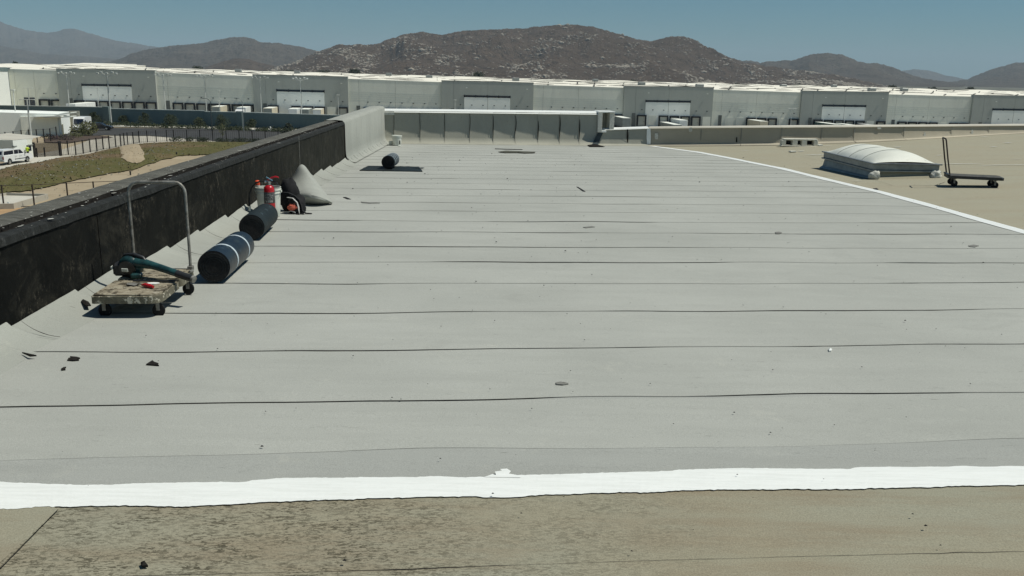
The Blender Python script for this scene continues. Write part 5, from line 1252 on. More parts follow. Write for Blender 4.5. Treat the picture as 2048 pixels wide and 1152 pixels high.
p = gp(353.5, 311.5); o = MB().lathe((p.x, p.y, G), [(.09, 0), (.08, .35), (.13, .36), (.11, .5), (.03, .55)], 10).build('standpipe', 'iron'); tag(o, 'dark stub pipe at the edge of the grass above the sand', 'pipe')
p = gp(541, 262); o = MB().lathe((p.x, p.y, G), [(.13, 0), (.13, .5), (.2, .52), (.2, .62), (.14, .64), (.14, .8), (.05, .9)], 10).build('fire_hydrant', 'facW'); tag(o, 'small white hydrant on the kerb beyond the fence', 'hydrant')

# ------------------------------------------------------------------ vehicles in the yard
def wheel(parent, x, y, r, wd, side):
    t_ = MB().lathe((x, y, r), [(r * .6, -wd / 2), (r * .95, -wd / 2), (r, -wd * .35), (r, wd * .35), (r * .95, wd / 2), (r * .6, wd / 2)], 20, 0, (0, 1, 0)).build('wheel', 'tyre', parent, 40)
    MB().lathe((x, y + side * wd * .30, r), [(r * .62, -.02), (r * .60, .05), (r * .15, .07)], 16, 0, (0, side, 0)).build('rim', 'chrome', t_, 40)
def pickup(loc, rot):
    o = empty('pickup_truck', 'white pickup with a dark windowed bed cover beside the guard booth', 'pickup', tuple(loc), rot); L, W_ = 5.6, 1.95
    X, Y_, Z = (1, 0, 0), (0, 1, 0), (0, 0, 1)
    def arch(cx, r): return [(cx + r * math.cos(t), .36 + r * math.sin(t)) for t in [math.pi * k / 8 for k in range(8, -1, -1)]]
    prof = [(-2.8, .42)] + arch(-1.75, .46) + arch(1.70, .46) + [(2.75, .42), (2.82, .62), (2.80, .92), (2.55, 1.08), (1.35, 1.17), (-2.80, 1.17)]
    MB().extr(prof, (0, 0, 0), X, Y_, Z, W_).build('body', 'carw', o)
    MB().extr([(-.72, 1.172), (1.45, 1.172), (.62, 1.80), (-.68, 1.84)], (0, 0, 0), X, Y_, Z, W_ * .86).build('cab', 'carw', o)
    MB().extr([(-2.78, 1.172), (-.735, 1.172), (-.75, 1.86), (-2.62, 1.84)], (0, 0, 0), X, Y_, Z, W_ * .90).build('bed_cover', 'carw', o)
    for s in (-1, 1):
        for nm, pf, wd in (('cover_window', [(-2.66, 1.26), (-.82, 1.26), (-.84, 1.74), (-2.54, 1.72)], .905), ('rear_window', [(-.62, 1.24), (.18, 1.24), (.18, 1.74), (-.60, 1.75)], .865), ('front_window', [(.26, 1.24), (1.22, 1.24), (.60, 1.72), (.26, 1.74)], .865)):
            MB().extr(pf, (0, s * W_ * wd / 2, 0), X, Y_, Z, .012).build(nm, 'glass', o)
        for x in (-.68, .22, 1.30): MB().box((x, s * (W_ / 2 + .003), .80), (.018, .008, .62)).build('door_gap', 'rubber', o)
        MB().box((.3, s * (W_ / 2 + .012), .62), (2.1, .02, .07)).build('side_trim', 'rubber', o)
        for x in (-.45, .45): MB().box((x, s * (W_ / 2 + .02), .98), (.16, .03, .03)).build('door_handle', 'chrome', o)
        MB().box((1.20, s * (W_ / 2 + .10), 1.24), (.10, .16, .15), bev=.02).build('mirror', 'rubber', o)
        MB().box((-2.81, s * .86, .88), (.03, .16, .34), bev=.01).build('tail_light', 'redlamp', o)
        MB().box((2.80, s * .76, .80), (.05, .34, .18), bev=.015).build('headlight', 'chrome', o)
        for x in (-1.75, 1.70): wheel(o, x, s * (W_ / 2 - .13), .36, .24, s)
    MB().box((-2.86, 0, .52), (.14, 1.85, .20), bev=.03).build('rear_bumper', 'chrome', o); MB().box((2.86, 0, .52), (.14, 1.85, .22), bev=.03).build('front_bumper', 'carw', o)
    MB().box((-2.705, 0, 1.5), (.02, 1.4, .40), tilt=Matrix.Rotation(.22, 3, 'Y')).build('cover_rear_window', 'glass', o)
    MB().box((-2.806, 0, .88), (.012, 1.45, .5)).build('tailgate', 'facW', o)
    return o
w0, w1 = gp(22, 330.5), gp(48, 325.5); hd = math.atan2(w1.y - w0.y, w1.x - w0.x)
hd = math.radians(84); ctr = gp(37, 328) + V((-.95, .3, 0)); pickup((ctr.x, ctr.y, G + .06), hd)
# black parked car
def sedan(loc, rot, label, paint='carb', cat='car'):
    o = empty('parked_car', label, cat, tuple(loc), rot); X, Y_, Z = (1, 0, 0), (0, 1, 0), (0, 0, 1)
    def arch(cx, r): return [(cx + r * math.cos(t), .32 + r * math.sin(t)) for t in [math.pi * k / 8 for k in range(8, -1, -1)]]
    MB().extr([(-2.25, .3)] + arch(-1.4, .38) + arch(1.4, .38) + [(2.25, .3), (2.3, .62), (1.9, .85), (1.0, .92), (-1.8, .98), (-2.3, .85)], (0, 0, 0), X, Y_, Z, 1.8).build('body', paint, o)
    MB().extr([(-1.7, .97), (1.05, .925), (.35, 1.40), (-1.0, 1.45)], (0, 0, 0), X, Y_, Z, 1.5).build('cabin', paint, o)
    for s in (-1, 1):
        MB().extr([(-1.5, 1.01), (.85, .97), (.3, 1.34), (-.95, 1.38)], (0, s * .755, 0), X, Y_, Z, .01).build('side_window', 'glass', o)
        for x in (-1.4, 1.4): wheel(o, x, s * .78, .32, .2, s)
        MB().box((2.28, s * .65, .62), (.04, .3, .13), bev=.01).build('headlight', 'chrome', o)
    return o
c_ = gp(201, 260.5); sedan((c_.x, c_.y, G + .04), math.radians(8), 'black car parked on the road in front of the first teal wall pillar')
# white box van behind the olive shrub
c_ = gp(166, 263); vn = empty('box_van', 'white van with a rounded roof parked behind the olive shrub', 'van', (c_.x, c_.y, G + .04), math.radians(-80))
X, Y_, Z = (1, 0, 0), (0, 1, 0), (0, 0, 1)
MB().extr([(-2.6, .45), (2.4, .45), (2.6, .9), (2.3, 1.5), (1.9, 2.5), (1.5, 2.75), (-2.4, 2.75), (-2.6, 2.5)], (0, 0, 0), X, Y_, Z, 2.0).build('body', 'carw', vn)
MB().extr([(2.33, 1.52), (2.36, 1.52), (1.96, 2.44), (1.92, 2.44)], (0, 0, 0), X, Y_, Z, 1.7).build('windscreen', 'glass', vn)
for s in (-1, 1):
    MB().extr([(1.1, 1.5), (2.1, 1.5), (1.75, 2.2), (1.1, 2.2)], (0, s * 1.003, 0), X, Y_, Z, .01).build('side_window', 'glass', vn)
    for x in (-1.7, 1.7): wheel(vn, x, s * .88, .38, .25, s)
    MB().box((2.52, s * .75, .95), (.1, .3, .2), bev=.02).build('headlight', 'chrome', vn)

# guard in a yellow vest
def person(loc, rot, label):
    o = empty('person', label, 'person', tuple(loc), rot)
    me = D.meshes.new('body')
    J = dict(pelvis=(0, 0, .95), waist=(0, 0, 1.1), chest=(0, 0, 1.32), neck=(0, .0, 1.50), head0=(0, .01, 1.58), head1=(0, .015, 1.72),
             hipL=(-.10, 0, .90), kneeL=(-.11, .02, .50), ankL=(-.12, -.01, .10), toeL=(-.13, .15, .05), hipR=(.10, 0, .90), kneeR=(.12, .04, .50), ankR=(.14, .0, .10), toeR=(.16, .16, .05),
             shL=(-.19, 0, 1.42), elL=(-.26, -.02, 1.14), wrL=(-.24, .12, .94), haL=(-.23, .17, .88), shR=(.19, 0, 1.42), elR=(.27, -.03, 1.15), wrR=(.20, .16, 1.05), haR=(.15, .22, 1.04))
    E_ = [('pelvis', 'waist'), ('waist', 'chest'), ('chest', 'neck'), ('neck', 'head0'), ('head0', 'head1'), ('pelvis', 'hipL'), ('hipL', 'kneeL'), ('kneeL', 'ankL'), ('ankL', 'toeL'), ('pelvis', 'hipR'), ('hipR', 'kneeR'), ('kneeR', 'ankR'), ('ankR', 'toeR'), ('chest', 'shL'), ('shL', 'elL'), ('elL', 'wrL'), ('wrL', 'haL'), ('chest', 'shR'), ('shR', 'elR'), ('elR', 'wrR'), ('wrR', 'haR')]
    Rr = dict(pelvis=.13, waist=.12, chest=.15, neck=.055, head0=.075, head1=.085, hipL=.09, hipR=.09, kneeL=.06, kneeR=.06, ankL=.042, ankR=.042, toeL=.035, toeR=.035, shL=.065, shR=.065, elL=.045, elR=.045, wrL=.03, wrR=.03, haL=.03, haR=.03)
    ks = list(J); me.from_pydata([J[k] for k in ks], [(ks.index(a), ks.index(b)) for a, b in E_], [])
    me.materials.append(M['cloth']); b = D.objects.new('body', me); COL.objects.link(b); b.parent = o
    b.modifiers.new('skin', 'SKIN'); s_ = b.modifiers.new('sub', 'SUBSURF'); s_.levels = s_.render_levels = 2
    for i, k in enumerate(ks): me.skin_vertices[0].data[i].radius = (Rr[k], Rr[k] * (.72 if k in ('chest', 'waist', 'pelvis') else 1))
    me.skin_vertices[0].data[0].use_root = True
    # head skin, hair, vest shells
    MB().lathe((0, .012, 1.60), [(.03, -.04), (.07, 0), (.088, .06), (.09, .10), (.06, .155)], 16).build('face', 'skin', o, True)
    MB().lathe((0, -.002, 1.67), [(.096, 0), (.098, .04), (.08, .09), (.03, .115)], 16).build('hair', 'cloth', o, True)
    MB().lathe((0, 0, 0), [(.185, 1.0), (.17, 1.12), (.185, 1.3), (.20, 1.42), (.11, 1.50), (.07, 1.51)], 18, open_ends=True).build('vest', 'vest', o, True)
    for s in (-1, 1): MB().tube([(s * .17, 0, 1.44), (s * .235, -.01, 1.28)], [.085, .07], 10).build('sleeve', 'vest', o, True)
    for s, h_ in ((-1, J['haL']), (1, J['haR'])): MB().tube([h_, V(h_) + V((0, .05, -.03))], [.035, .02], 8).build('hand', 'skin', o, True)
    return o
c_ = gp(57, 318); person((c_.x, c_.y, G + .06), math.radians(170), 'guard in a yellow vest and dark trousers standing at the booth door')

# ------------------------------------------------------------------ lamp posts
def lamp(u, vt, vb, z, label, heads='T', mat='pole', r=.09, base=None, group=None, yd=None):
    b_ = gp(u[1], vb, z) if yd is None else atY(u[1], vb, yd)
    if yd is not None: b_ = V((b_.x, b_.y, z))
    t_ = atY(u[0], vt, b_.y); h = t_.z - z; o = empty('lamp_post', label, 'lamp', (b_.x, b_.y, z), group=group)
    MB().tube([(0, 0, 0), (0, 0, h * .5), (0, 0, h)], [r, r * .8, r * .55], 8).build('pole', mat, o, True)
    if base: MB().lathe((0, 0, 0), [(.42, 0), (.42, base), (.3, base + .02)], 14).build('base', 'facW', o, 40)
    if heads == 'T':
        MB().tube([(-.8, 0, h), (.8, 0, h)], .05, 6).build('arm', mat, o)
        for s in (-1, 1): MB().box((s * .95, 0, h), (.6, .35, .12), bev=.03).build('lamp_head', mat, o)
    elif heads == 'cluster':
        for k, (dx, dz) in enumerate(((-2.0, .1), (-1.2, .35), (0, .1), (1.2, .35), (2.0, .1))):
            MB().tube([(0, 0, h - .6), (dx, 0, h + dz)], .04, 5).build('arm', mat, o); MB().box((dx, -.1, h + dz), (.5, .3, .35), bev=.05).build('lamp_head', mat, o)
    elif heads == 'L':
        MB().tube([(0, 0, h), (-.5, 0, h + .5), (-1.1, 0, h + .65)], .05, 6).build('arm', mat, o); MB().box((-1.3, 0, h + .62), (.6, .25, .12), bev=.03).build('lamp_head', mat, o)
    else:
        MB().box((0, 0, h), (.7, .5, .16), bev=.03).build('lamp_head', mat, o)
    return o
lamp((26, 36), 180, 268, G, 'leftmost pale pole on a white drum base beside the office wall', 'one', base=2.2, r=.14)
lamp((52, 63), 199, 280, G, 'pale T shaped lamp post in front of the office wall', 'T', r=.20)
lamp((59, 60), 176, 215, GY, 'slim pole with a flat twin head rising behind the T lamp', 'T', yd=232, r=.10)
lamp((134, 139), 147, 215, GY, 'pale mast with a lamp cluster leftmost beyond the teal wall', 'cluster', yd=228, r=.16)
lamp((216, 223), 148, 248, G, 'tall pale mast with a lamp cluster at the first teal wall pillar', 'cluster', yd=193, r=.16)
lamp((327, 331), 151, 220, GY, 'pale mast with a lamp cluster above the empty dock doors, third from the left', 'cluster', yd=232, r=.16)
lamp((409, 413), 153, 222, GY, 'pale mast with a lamp cluster beside the leftmost cream trailer', 'cluster', yd=230, r=.16)
lamp((521, 523), 156, 226, GY, 'pale mast with a lamp cluster left of the second dark dock bay', 'cluster', yd=232, r=.14)
lamp((602, 603), 158, 228, GY, 'faint mast in the middle of the second pale infill panel', 'cluster', mat='facM', yd=255, r=.10)
lamp((197, 198), 176, 216, GY, 'short pole in front of the first pale infill panel', 'one', yd=238, r=.10)
lamp((439, 440), 182, 224, GY, 'short pole rising behind the leftmost cream trailer', 'one', yd=238, r=.10)
lamp((678, 677), 190, 230, GY, 'short pole beside the last dock door left of the roof edge', 'one', yd=238, r=.10)
lamp((910, 910), 200, 230, GY, 'short pole above the far parapet coping', 'one', yd=240, r=.10)
lamp((1583, 1580), 217, 262, GY, 'short pole seen above the right parapet', 'T', yd=230, r=.10)
lamp((420, 424), 203, 258, G, 'dark street lamp on the road with a short bracket', 'L', mat='poled', yd=180, r=.10)
lamp((485, 487.5), 203, 262, G, 'grey street lamp with a bracket at the second teal wall pillar', 'L', mat='alu', yd=178, r=.10)

# ================================================================== THE LONG WAREHOUSE
FK = 34 / 326.0
def fac(u):
    d = ray(u, 190); k = d.x / d.y; y = 279.5 / (1 - FK * k); return V((k * y, y, 0))
wd_ = V((1, FK, 0)).normalized(); wn = V((wd_.y, -wd_.x, 0)); FANG = math.atan(FK)
wz = empty('warehouse', 'immensely long grey warehouse with rows of black dock doors under a white roof', 'warehouse', (0, 279.5, GY))
WI = Matrix.Translation(-V(wz.location))
def wput(m, n_, mt, sm=False, par=None):
    q_ = m.build(n_, mt, None, sm)
    if par is None: q_.parent = wz; q_.matrix_parent_inverse = WI
    else:
        q_.parent = par
        q_.matrix_parent_inverse = Matrix.Identity(4)
    return q_
def sx(u): p = fac(u); return (p.x) / wd_.x        # coordinate along the wall
def at_s(s, out=0.0): return V((0, 279.5, 0)) + wd_ * s + wn * out
ub = [22, 120, 315, 508, 697, 883, 1066, 1247, 1425, 1602, 1775, 1945, 2112, 2275, 2440]
vt = {22: 137, 120: 138.5, 315: 143.5, 508: 150, 697: 156, 883: 162, 1066: 168, 1247: 173, 1425: 177.5, 1602: 182.5, 1775: 187, 1945: 191, 2112: 195, 2275: 199, 2440: 203}
vd = lambda u: 197.5 + (u - 60) * .0262 if u < 1300 else 230 + (u - 1300) * .0258       # dock door tops
def bxs(s0, s1, z0a, z0b, z1a, z1b, o0, o1):
    """box on the wall; z can differ at the two ends"""
    a0, a1, b0, b1 = at_s(s0, o0), at_s(s1, o0), at_s(s0, o1), at_s(s1, o1)
    return MB().add([(a0.x, a0.y, z0a), (a1.x, a1.y, z0b), (b1.x, b1.y, z0b), (b0.x, b0.y, z0a), (a0.x, a0.y, z1a), (a1.x, a1.y, z1b), (b1.x, b1.y, z1b), (b0.x, b0.y, z1a)],
                    [(0, 3, 2, 1), (4, 5, 6, 7), (0, 1, 5, 4), (1, 2, 6, 5), (2, 3, 7, 6), (3, 0, 4, 7)])
hidden_doors = {(3, 5)}
trailer_slots = []
DOCK = {}
for bi, (u0, u1) in enumerate(zip(ub, ub[1:])):
    proud = bi % 2 == 1; s0, s1 = sx(u0), sx(u1); out = .9 if proud else 0.0
    y0, y1 = fac(u0).y, fac(u1).y; dv = 0 if proud else 3.0
    z0, z1 = atY(u0, vt[u0] + dv - .5, y0).z, atY(u1, vt[u1] + dv - (2 if proud else -.3), y1).z
    if bi == 0: z0 = atY(u0, 139, y0).z
    zb0, zb1 = GY - 3.5, GY - 3.5; mt = 'facD' if proud else 'facL'; W_ = s1 - s0
    zd0, zd1 = atY(u0, vd(u0), y0).z, atY(u1, vd(u1), y1).z
    lerp = lambda a, b, f: a + (b - a) * f
    # three wall panels per bay
    cuts = [0, .13 if proud else .11, .5, 1.0]
    if bi > 0 or True:
        for f0, f1 in zip(cuts, cuts[1:]):
            g = .06 / W_
            wput(bxs(s0 + W_ * (f0 + (g if f0 else 0)), s0 + W_ * f1, zb0, zb1, lerp(z0, z1, f0), lerp(z0, z1, f1), out, out - 1.6), 'wall_panel', mt)
        wput(bxs(s0 + .1, s1 - .1, zb0, zb1, z0 - .2, z1 - .2, out - .12, out - 1.5), 'joint_backing', 'joint')
        wput(bxs(s0 - .02, s1 + .02, z0 + .004, z1 + .004, z0 + .16, z1 + .16, out + .05, out - 1.7), 'parapet_cap', 'joint' if proud else 'line')
    if proud and bi < 13:
        f0, f1 = .245, .745
        zt0, zt1 = lerp(z0, z1, f0) - 4.75, lerp(z0, z1, f1) - 4.75
        wput(bxs(s0 + W_ * f0, s0 + W_ * (.5 - .001), zb0, zb1, zt0, (zt0 + zt1) / 2, out + .06, out - .05), 'infill_panel', 'facM')
        wput(bxs(s0 + W_ * (.5 + .003), s0 + W_ * f1, zb0, zb1, (zt0 + zt1) / 2, zt1, out + .06, out - .05), 'infill_panel', 'facM')
        for k in range(4):
            a_, b_ = f0 + (f1 - f0) * k / 4 + .002, f0 + (f1 - f0) * (k + 1) / 4 - .002; za, zb2 = lerp(zt0, zt1, k / 4), lerp(zt0, zt1, (k + 1) / 4)
            wput(bxs(s0 + W_ * a_, s0 + W_ * b_, za + .01, zb2 + .01, za + .62, zb2 + .62, out + .10, out - .05), 'window', 'glass')
        for k in range(5):
            a_ = f0 + (f1 - f0) * k / 4; za = lerp(zt0, zt1, k / 4); wput(bxs(s0 + W_ * a_ - .14, s0 + W_ * a_ + .14, za - .05, za - .05, za + .70, za + .70, out + .13, out - .05), 'mullion', 'seal')
    if not proud and bi:
        for k in range(5):
            dz = 3.75 + k * .62
            wput(bxs(s0 + .15, s1 - .15, z0 - dz, z1 - dz, z0 - dz + .09, z1 - dz + .09, out + .02, out), 'reveal_line', 'line')
    # wall light high on the bay
    for f in (.27 if proud else .72, .93 if proud else .28):
        p = at_s(s0 + W_ * f, out + .2); wput(MB().box((p.x, p.y, lerp(z0, z1, f) - 1.9), (.5, .12, .2), FANG), 'wall_light', 'facW')
    # doors
    npitch = 3.62
    zz = lambda s: lerp(zd0, zd1, (s - s0) / W_)
    if bi == 0:
        sd = [(sx(88), 0), (sx(112), 0)]; 
        for a_, b_ in ((47.5, 57.5), (58.5, 68.5)): wput(bxs(sx(a_), sx(b_), zz(sx(a_)) - 3.2, zz(sx(a_)) - 3.2, zz(sx(a_)) + .35, zz(sx(a_)) + .35, .2, 0), 'dark_opening', 'glass')
    else:
        sp = s0 + W_ * (.115 if proud else .10)
        wput(bxs(sp - .5, sp + .6, zb0, zb0, zz(sp) + .5, zz(sp) + .5, out + .12, out), 'personnel_door', 'greydoor')
        sd = [(s0 + W_ * .205 + npitch * k * (W_ / 29.6), k) for k in range(7)]
    for s_, k in sd:
        zt_ = zz(s_); skip = (bi, k) in ((3, 5), (3, 1), (7, 1), (7, 6), (8, 0), (8, 1), (8, 5), (10, 4), (9, 5))
        p = at_s(s_, out + .06); wput(MB().box((p.x, p.y - .0, zt_ + 1.65), (.42, .10, .22), FANG), 'wall_lamp', 'seal')
        DOCK[(bi, k)] = (s_, zt_, out)
        if (bi, k) == (3, 1): continue
        if skip:
            wput(bxs(s_ - 1.25, s_ + 1.25, zt_ - 2.9, zt_ - 2.9, zt_ - .1, zt_ - .1, out + .1, out), 'dock_door', 'facL'); continue
        if s_ > sx(2080): continue
        dr_ = wput(bxs(s_ - 1.15, s_ + 1.15, zt_ - 3.4, zt_ - 3.4, zt_ - .42, zt_ - .42, out + .12, out), 'dock_door', 'doorw')
        mm = MB(); 
        for part in (bxs(s_ - 1.52, s_ - 1.14, zt_ - 3.4, zt_ - 3.4, zt_, zt_, out + .55, out), bxs(s_ + 1.14, s_ + 1.52, zt_ - 3.4, zt_ - 3.4, zt_, zt_, out + .55, out), bxs(s_ - 1.14, s_ + 1.14, zt_ - .45, zt_ - .45, zt_, zt_, out + .6, out)):
            mm.add(part.v, part.f)
        q_ = wput(mm, 'dock_seal', 'seal', par=dr_)
        q_ = wput(bxs(s_ + .55, s_ + .95, zt_ - 2.1, zt_ - 2.1, zt_ - 2.02, zt_ - 2.02, out + .16, out + .12), 'door_mark', 'rubber', par=dr_)
# roof: rows of gently bulging white bays
def roof_z(x, y):
    k = (y - 270) / 230
    b = -1.55 - (.0120 if x < 0 else .0072) * x
    return b
sA, sB = sx(18), sx(2440); rows = []
NX, NY = 330, 64; DEPTH = 235
Yf = lambda s, t: at_s(s) - wn * (1.2 + DEPTH * t)
rp = [[random.random() for _ in range(40)] for _ in range(80)]
def roofpt(s, t):
    xx = s * (1 + t * .85); p = Yf(s, t); p.x = xx * wd_.x + t * 0; 
    row = int(t * 9.0); ft = t * 9.0 - row; bay = (s - sA) / 14.6 + (row % 2) * .37; bi_ = int(bay) % 70; fb = bay - int(bay)
    amp = .12 + .55 * rp[bi_][row % 40] * min(1, t * 3 + .1)
    uf = 1024 + FPX * p.x / p.y * .97
    front = atY(max(22, min(2400, fac_u(s))), resample([(k2, vt[k2] + 2.2) for k2 in ub], [max(22, min(2400, fac_u(s)))])[0], at_s(s).y).z
    back = roof_z(xx, p.y)
    z = front + (back - front) * t ** .9 + amp * (math.sin(math.pi * fb) ** 1.0) * (math.sin(math.pi * ft) ** .6)
    return V((p.x, p.y, z))
_fu = [(sx(u), u) for u in range(0, 2500, 20)]
def fac_u(s):
    for (a, b), (c, d) in zip(_fu, _fu[1:]):
        if a <= s <= c: return b + (d - b) * (s - a) / (c - a)
    return 22 if s < _fu[0][0] else 2440
for i in range(NY + 1):
    rows.append([roofpt(sA + (sB - sA) * j / NX, i / NY) for j in range(NX + 1)])
wput(MB().grid(rows), 'roof', 'roofw', 50)
# dark joints and kerbs on the roof
cnt = 0
for row in range(9):
    for b in range(0, 31):
        if random.random() < .2: continue
        s_ = sA + (b - (row % 2) * .37 + .0) * 14.6
        if not (sA < s_ < sB - 10): continue
        t0 = (row + random.uniform(0, .3)) / 9; t1 = min(.995, t0 + random.uniform(.05, .12))
        pts = [roofpt(s_, t0 + (t1 - t0) * k / 4) + V((0, 0, .05)) for k in range(5)]
        wput(MB().grid([[p + V((-.22, 0, -.1)) for p in pts], [p + V((-.22, 0, .22)) for p in pts], [p + V((.22, 0, .22)) for p in pts], [p + V((.22, 0, -.1)) for p in pts]]), 'roof_joint', 'curb'); cnt += 1
    mj = MB()
    for b in range(0, 48):
        s_ = sA + random.random() * (sB - sA - 16); t0 = (row + random.choice((.98, .55))) / 9
        if t0 > .99: continue
        L_ = random.uniform(3, 12); hh = .09 + .10 * random.random(); pts = [roofpt(s_ + L_ * k / 4, t0) + V((0, 0, .03)) for k in range(5)]
        mj.grid([[p + V((0, -.2, -.1)) for p in pts], [p + V((0, -.15, hh * (.3 if k in (0, 4) else 1))) for k, p in enumerate(pts)], [p + V((0, .3, hh * (.3 if k in (0, 4) else 1))) for k, p in enumerate(pts)]])
    o_ = wput(mj, 'roof_joint_row', 'curb'); o_['kind'] = 'stuff'
for (u, t_) in ((432, .5), (845, .35), (758, .5), (1031, .3), (1300, .25), (1598, .45), (1855, .3), (1790, .2), (1425, .12), (1700, .75), (1200, .7), (560, .6)):
    s_ = sx(u) * .93; p = roofpt(s_, t_); wput(MB().box((p.x, p.y, p.z + .7), (2.6, 2.2, 1.3), FANG, bev=.15), 'rooftop_unit', 'alu')

# white neighbour at the left edge with teal band
nb = empty('white_building', 'bright white building with a teal top band at the left edge', 'building', (-150, 236, GY))
def nput(m, n_, mt): q_ = m.build(n_, mt, None); q_.parent = nb; q_.matrix_parent_inverse = Matrix.Translation(-V(nb.location)); return q_
pa, pb = atY(-160, 175, 214), atY(19, 175, 243); zt_ = atY(10, 135, 242).z; z2 = atY(10, 142.5, 242).z
wfr = MB().add([(pa.x, pa.y, -18), (pb.x, pb.y, -18), (pb.x - 12.6, pb.y + 22, -18), (pa.x, pa.y + 22, -18), (pa.x, pa.y, z2), (pb.x, pb.y, z2), (pb.x - 12.6, pb.y + 22, z2), (pa.x, pa.y + 22, z2)], [(0, 3, 2, 1), (4, 5, 6, 7), (0, 1, 5, 4), (1, 2, 6, 5), (2, 3, 7, 6), (3, 0, 4, 7)])
nput(wfr, 'wall', 'facW')
o = MB().add([(pa.x, pa.y - .1, z2), (pb.x + .1, pb.y - .1, z2), (pb.x - 12.5, pb.y + 22, z2), (pa.x, pa.y + 22, z2), (pa.x, pa.y - .1, zt_), (pb.x + .1, pb.y - .1, zt_), (pb.x - 12.5, pb.y + 22, zt_), (pa.x, pa.y + 22, zt_)], [(4, 5, 6, 7), (0, 1, 5, 4), (1, 2, 6, 5), (2, 3, 7, 6), (3, 0, 4, 7)])
nput(o, 'teal_band', 'tealwall')
# far white roofs behind
def farroof(u0, u1, v_top, v_bot, Y0, label, deep=70):
    a_, b_ = atY(u0, v_bot, Y0), atY(u1, v_bot, Y0); zf = min(a_.z, b_.z); c_, d_ = atY(u0, v_top, Y0 + deep), atY(u1, v_top, Y0 + deep)
    zt2 = (c_.z + d_.z) / 2; sc_ = 1.0
    m = MB().add([(a_.x, Y0, zf), (b_.x, Y0, zf), (b_.x, Y0 + deep, zt2), (a_.x, Y0 + deep, zt2), (a_.x, Y0, -20), (b_.x, Y0, -20), (b_.x, Y0 + deep, -20), (a_.x, Y0 + deep, -20)], [(0, 1, 2, 3), (0, 4, 5, 1), (1, 5, 6, 2), (2, 6, 7, 3), (3, 7, 4, 0)])
    o = m.build('white_building', 'roofw'); tag(o, label, 'building'); return o
farroof(-120, 56, 126, 132.5, 520, 'far pale roof leftmost behind the warehouse roof')
farroof(57, 129, 124.6, 132.5, 540, 'tallest far pale roof left of centre behind the warehouse roof')
farroof(130, 174, 126.3, 133, 530, 'far pale roof with rooftop boxes right of the tallest one')
farroof(182, 235, 129.5, 135, 525, 'long thin far roof just right of a narrow gap', 40)

# trailers backed on to the docks
def trailer(key, L, mat, label, h=4.0, dz=0.0, cab=None, du=0.0, face=None):
    s_, zt_, out = DOCK[key]; s_ += du; p = at_s(s_, out + .7); z0_ = zt_ - 4.35
    o = empty('semi_trailer', label, 'trailer', (p.x, p.y, z0_), FANG - math.pi / 2 + math.pi, group=None)
    # local: +x along the wall rotated; build directly in world then parent
    def tp(m, n_, mt): q_ = m.build(n_, mt, None); q_.parent = o; q_.matrix_parent_inverse = Matrix.Identity(4); return q_
    # local frame: x = direction away from the dock
    o.rotation_euler = (0, 0, math.atan2(wn.y, wn.x))
    top = h + dz
    tp(MB().box((L / 2, 0, (1.15 + top) / 2), (L, 2.55, top - 1.15), bev=.04), 'box_body', mat)
    tp(MB().box((L / 2, 0, top + .015), (L - .1, 2.45, .03)), 'roof', 'facW' if mat != 'trnavy' else 'carw')
    tp(MB().box((L / 2, 0, 1.05), (L - .2, 1.0, .18)), 'chassis', 'rubber')
    for x in (1.2, 2.5):
        for s in (-1, 1): tp(MB().lathe((x, s * 1.05, .5), [(.3, -.2), (.5, -.2), (.5, .2), (.3, .2)], 14, 0, (0, 1, 0)), 'wheel', 'tyre')
    for s in (-1, 1): tp(MB().box((L * .78, s * .8, .55), (.12, .12, 1.0)), 'landing_leg', 'rubber')
    for k in range(1, 6):
        for s in (-1, 1): tp(MB().box((L * k / 6, s * 1.28, (1.2 + top) / 2), (.05, .02, top - 1.4)), 'side_rib', 'line' if mat != 'trnavy' else mat)
    if face: tp(MB().box((L + .03, 0, (1.15 + top) / 2), (.05, 2.3, top - 1.5)), 'front_panel', face)
    if cab:
        tp(MB().extr([(L + .8, .7), (L + 3.4, .7), (L + 3.5, 1.6), (L + 3.2, 1.9), (L + 2.8, 2.9), (L + 2.2, 3.3), (L + .8, 3.3)], (0, 0, 0), (1, 0, 0), (0, 1, 0), (0, 0, 1), 2.3), 'cab', 'carw')
        tp(MB().extr([(L + 3.22, 1.92), (L + 3.25, 1.92), (L + 2.86, 2.86), (L + 2.83, 2.86)], (0, 0, 0), (1, 0, 0), (0, 1, 0), (0, 0, 1), 1.9), 'windscreen', 'glass')
        for x in (L + 1.2, L + 2.9):
            for s in (-1, 1): tp(MB().lathe((x, s * .95, .5), [(.3, -.15), (.5, -.15), (.5, .15), (.3, .15)], 14, 0, (0, 1, 0)), 'wheel', 'tyre')
    return o
trailer((1, 1), 15.5, 'trw', 'white trailer at the leftmost dark dock bay behind the teal wall', h=3.9)
trailer((2, 4), 9.0, 'cream', 'cream trailer with a dark patch on its side, leftmost of the cream ones', h=3.9, du=-.6, face='trg')
trailer((2, 6), 8.0, 'trw', 'white box truck with its rounded cab facing the teal wall', h=3.8, du=-.6, cab=True)
trailer((3, 0), 10.0, 'cream', 'cream trailer standing just right of the second teal wall pillar', h=3.9, face='trg')
trailer((3, 2), 8.5, 'trw', 'white trailer with a pale side in front of the second infill panel', h=3.8, face='trw')
trailer((3, 3), 9.0, 'trg', 'grey fronted trailer in the middle of three below the second infill panel', h=3.8, face='trg')
trailer((3, 4), 8.0, 'cream', 'short cream trailer rightmost below the second infill panel', h=3.8, face='trw')
trailer((6, 6), 13.0, 'trg', 'dark sided trailer beside the boxed step of the far parapet', h=3.6, dz=.2)
trailer((7, 3), 10.0, 'trw', 'pale roofed trailer in front of the third infill panel', h=3.5)
trailer((7, 2), 16.0, 'trg', 'long low trailer roof left of centre in front of the third infill panel', h=2.4)
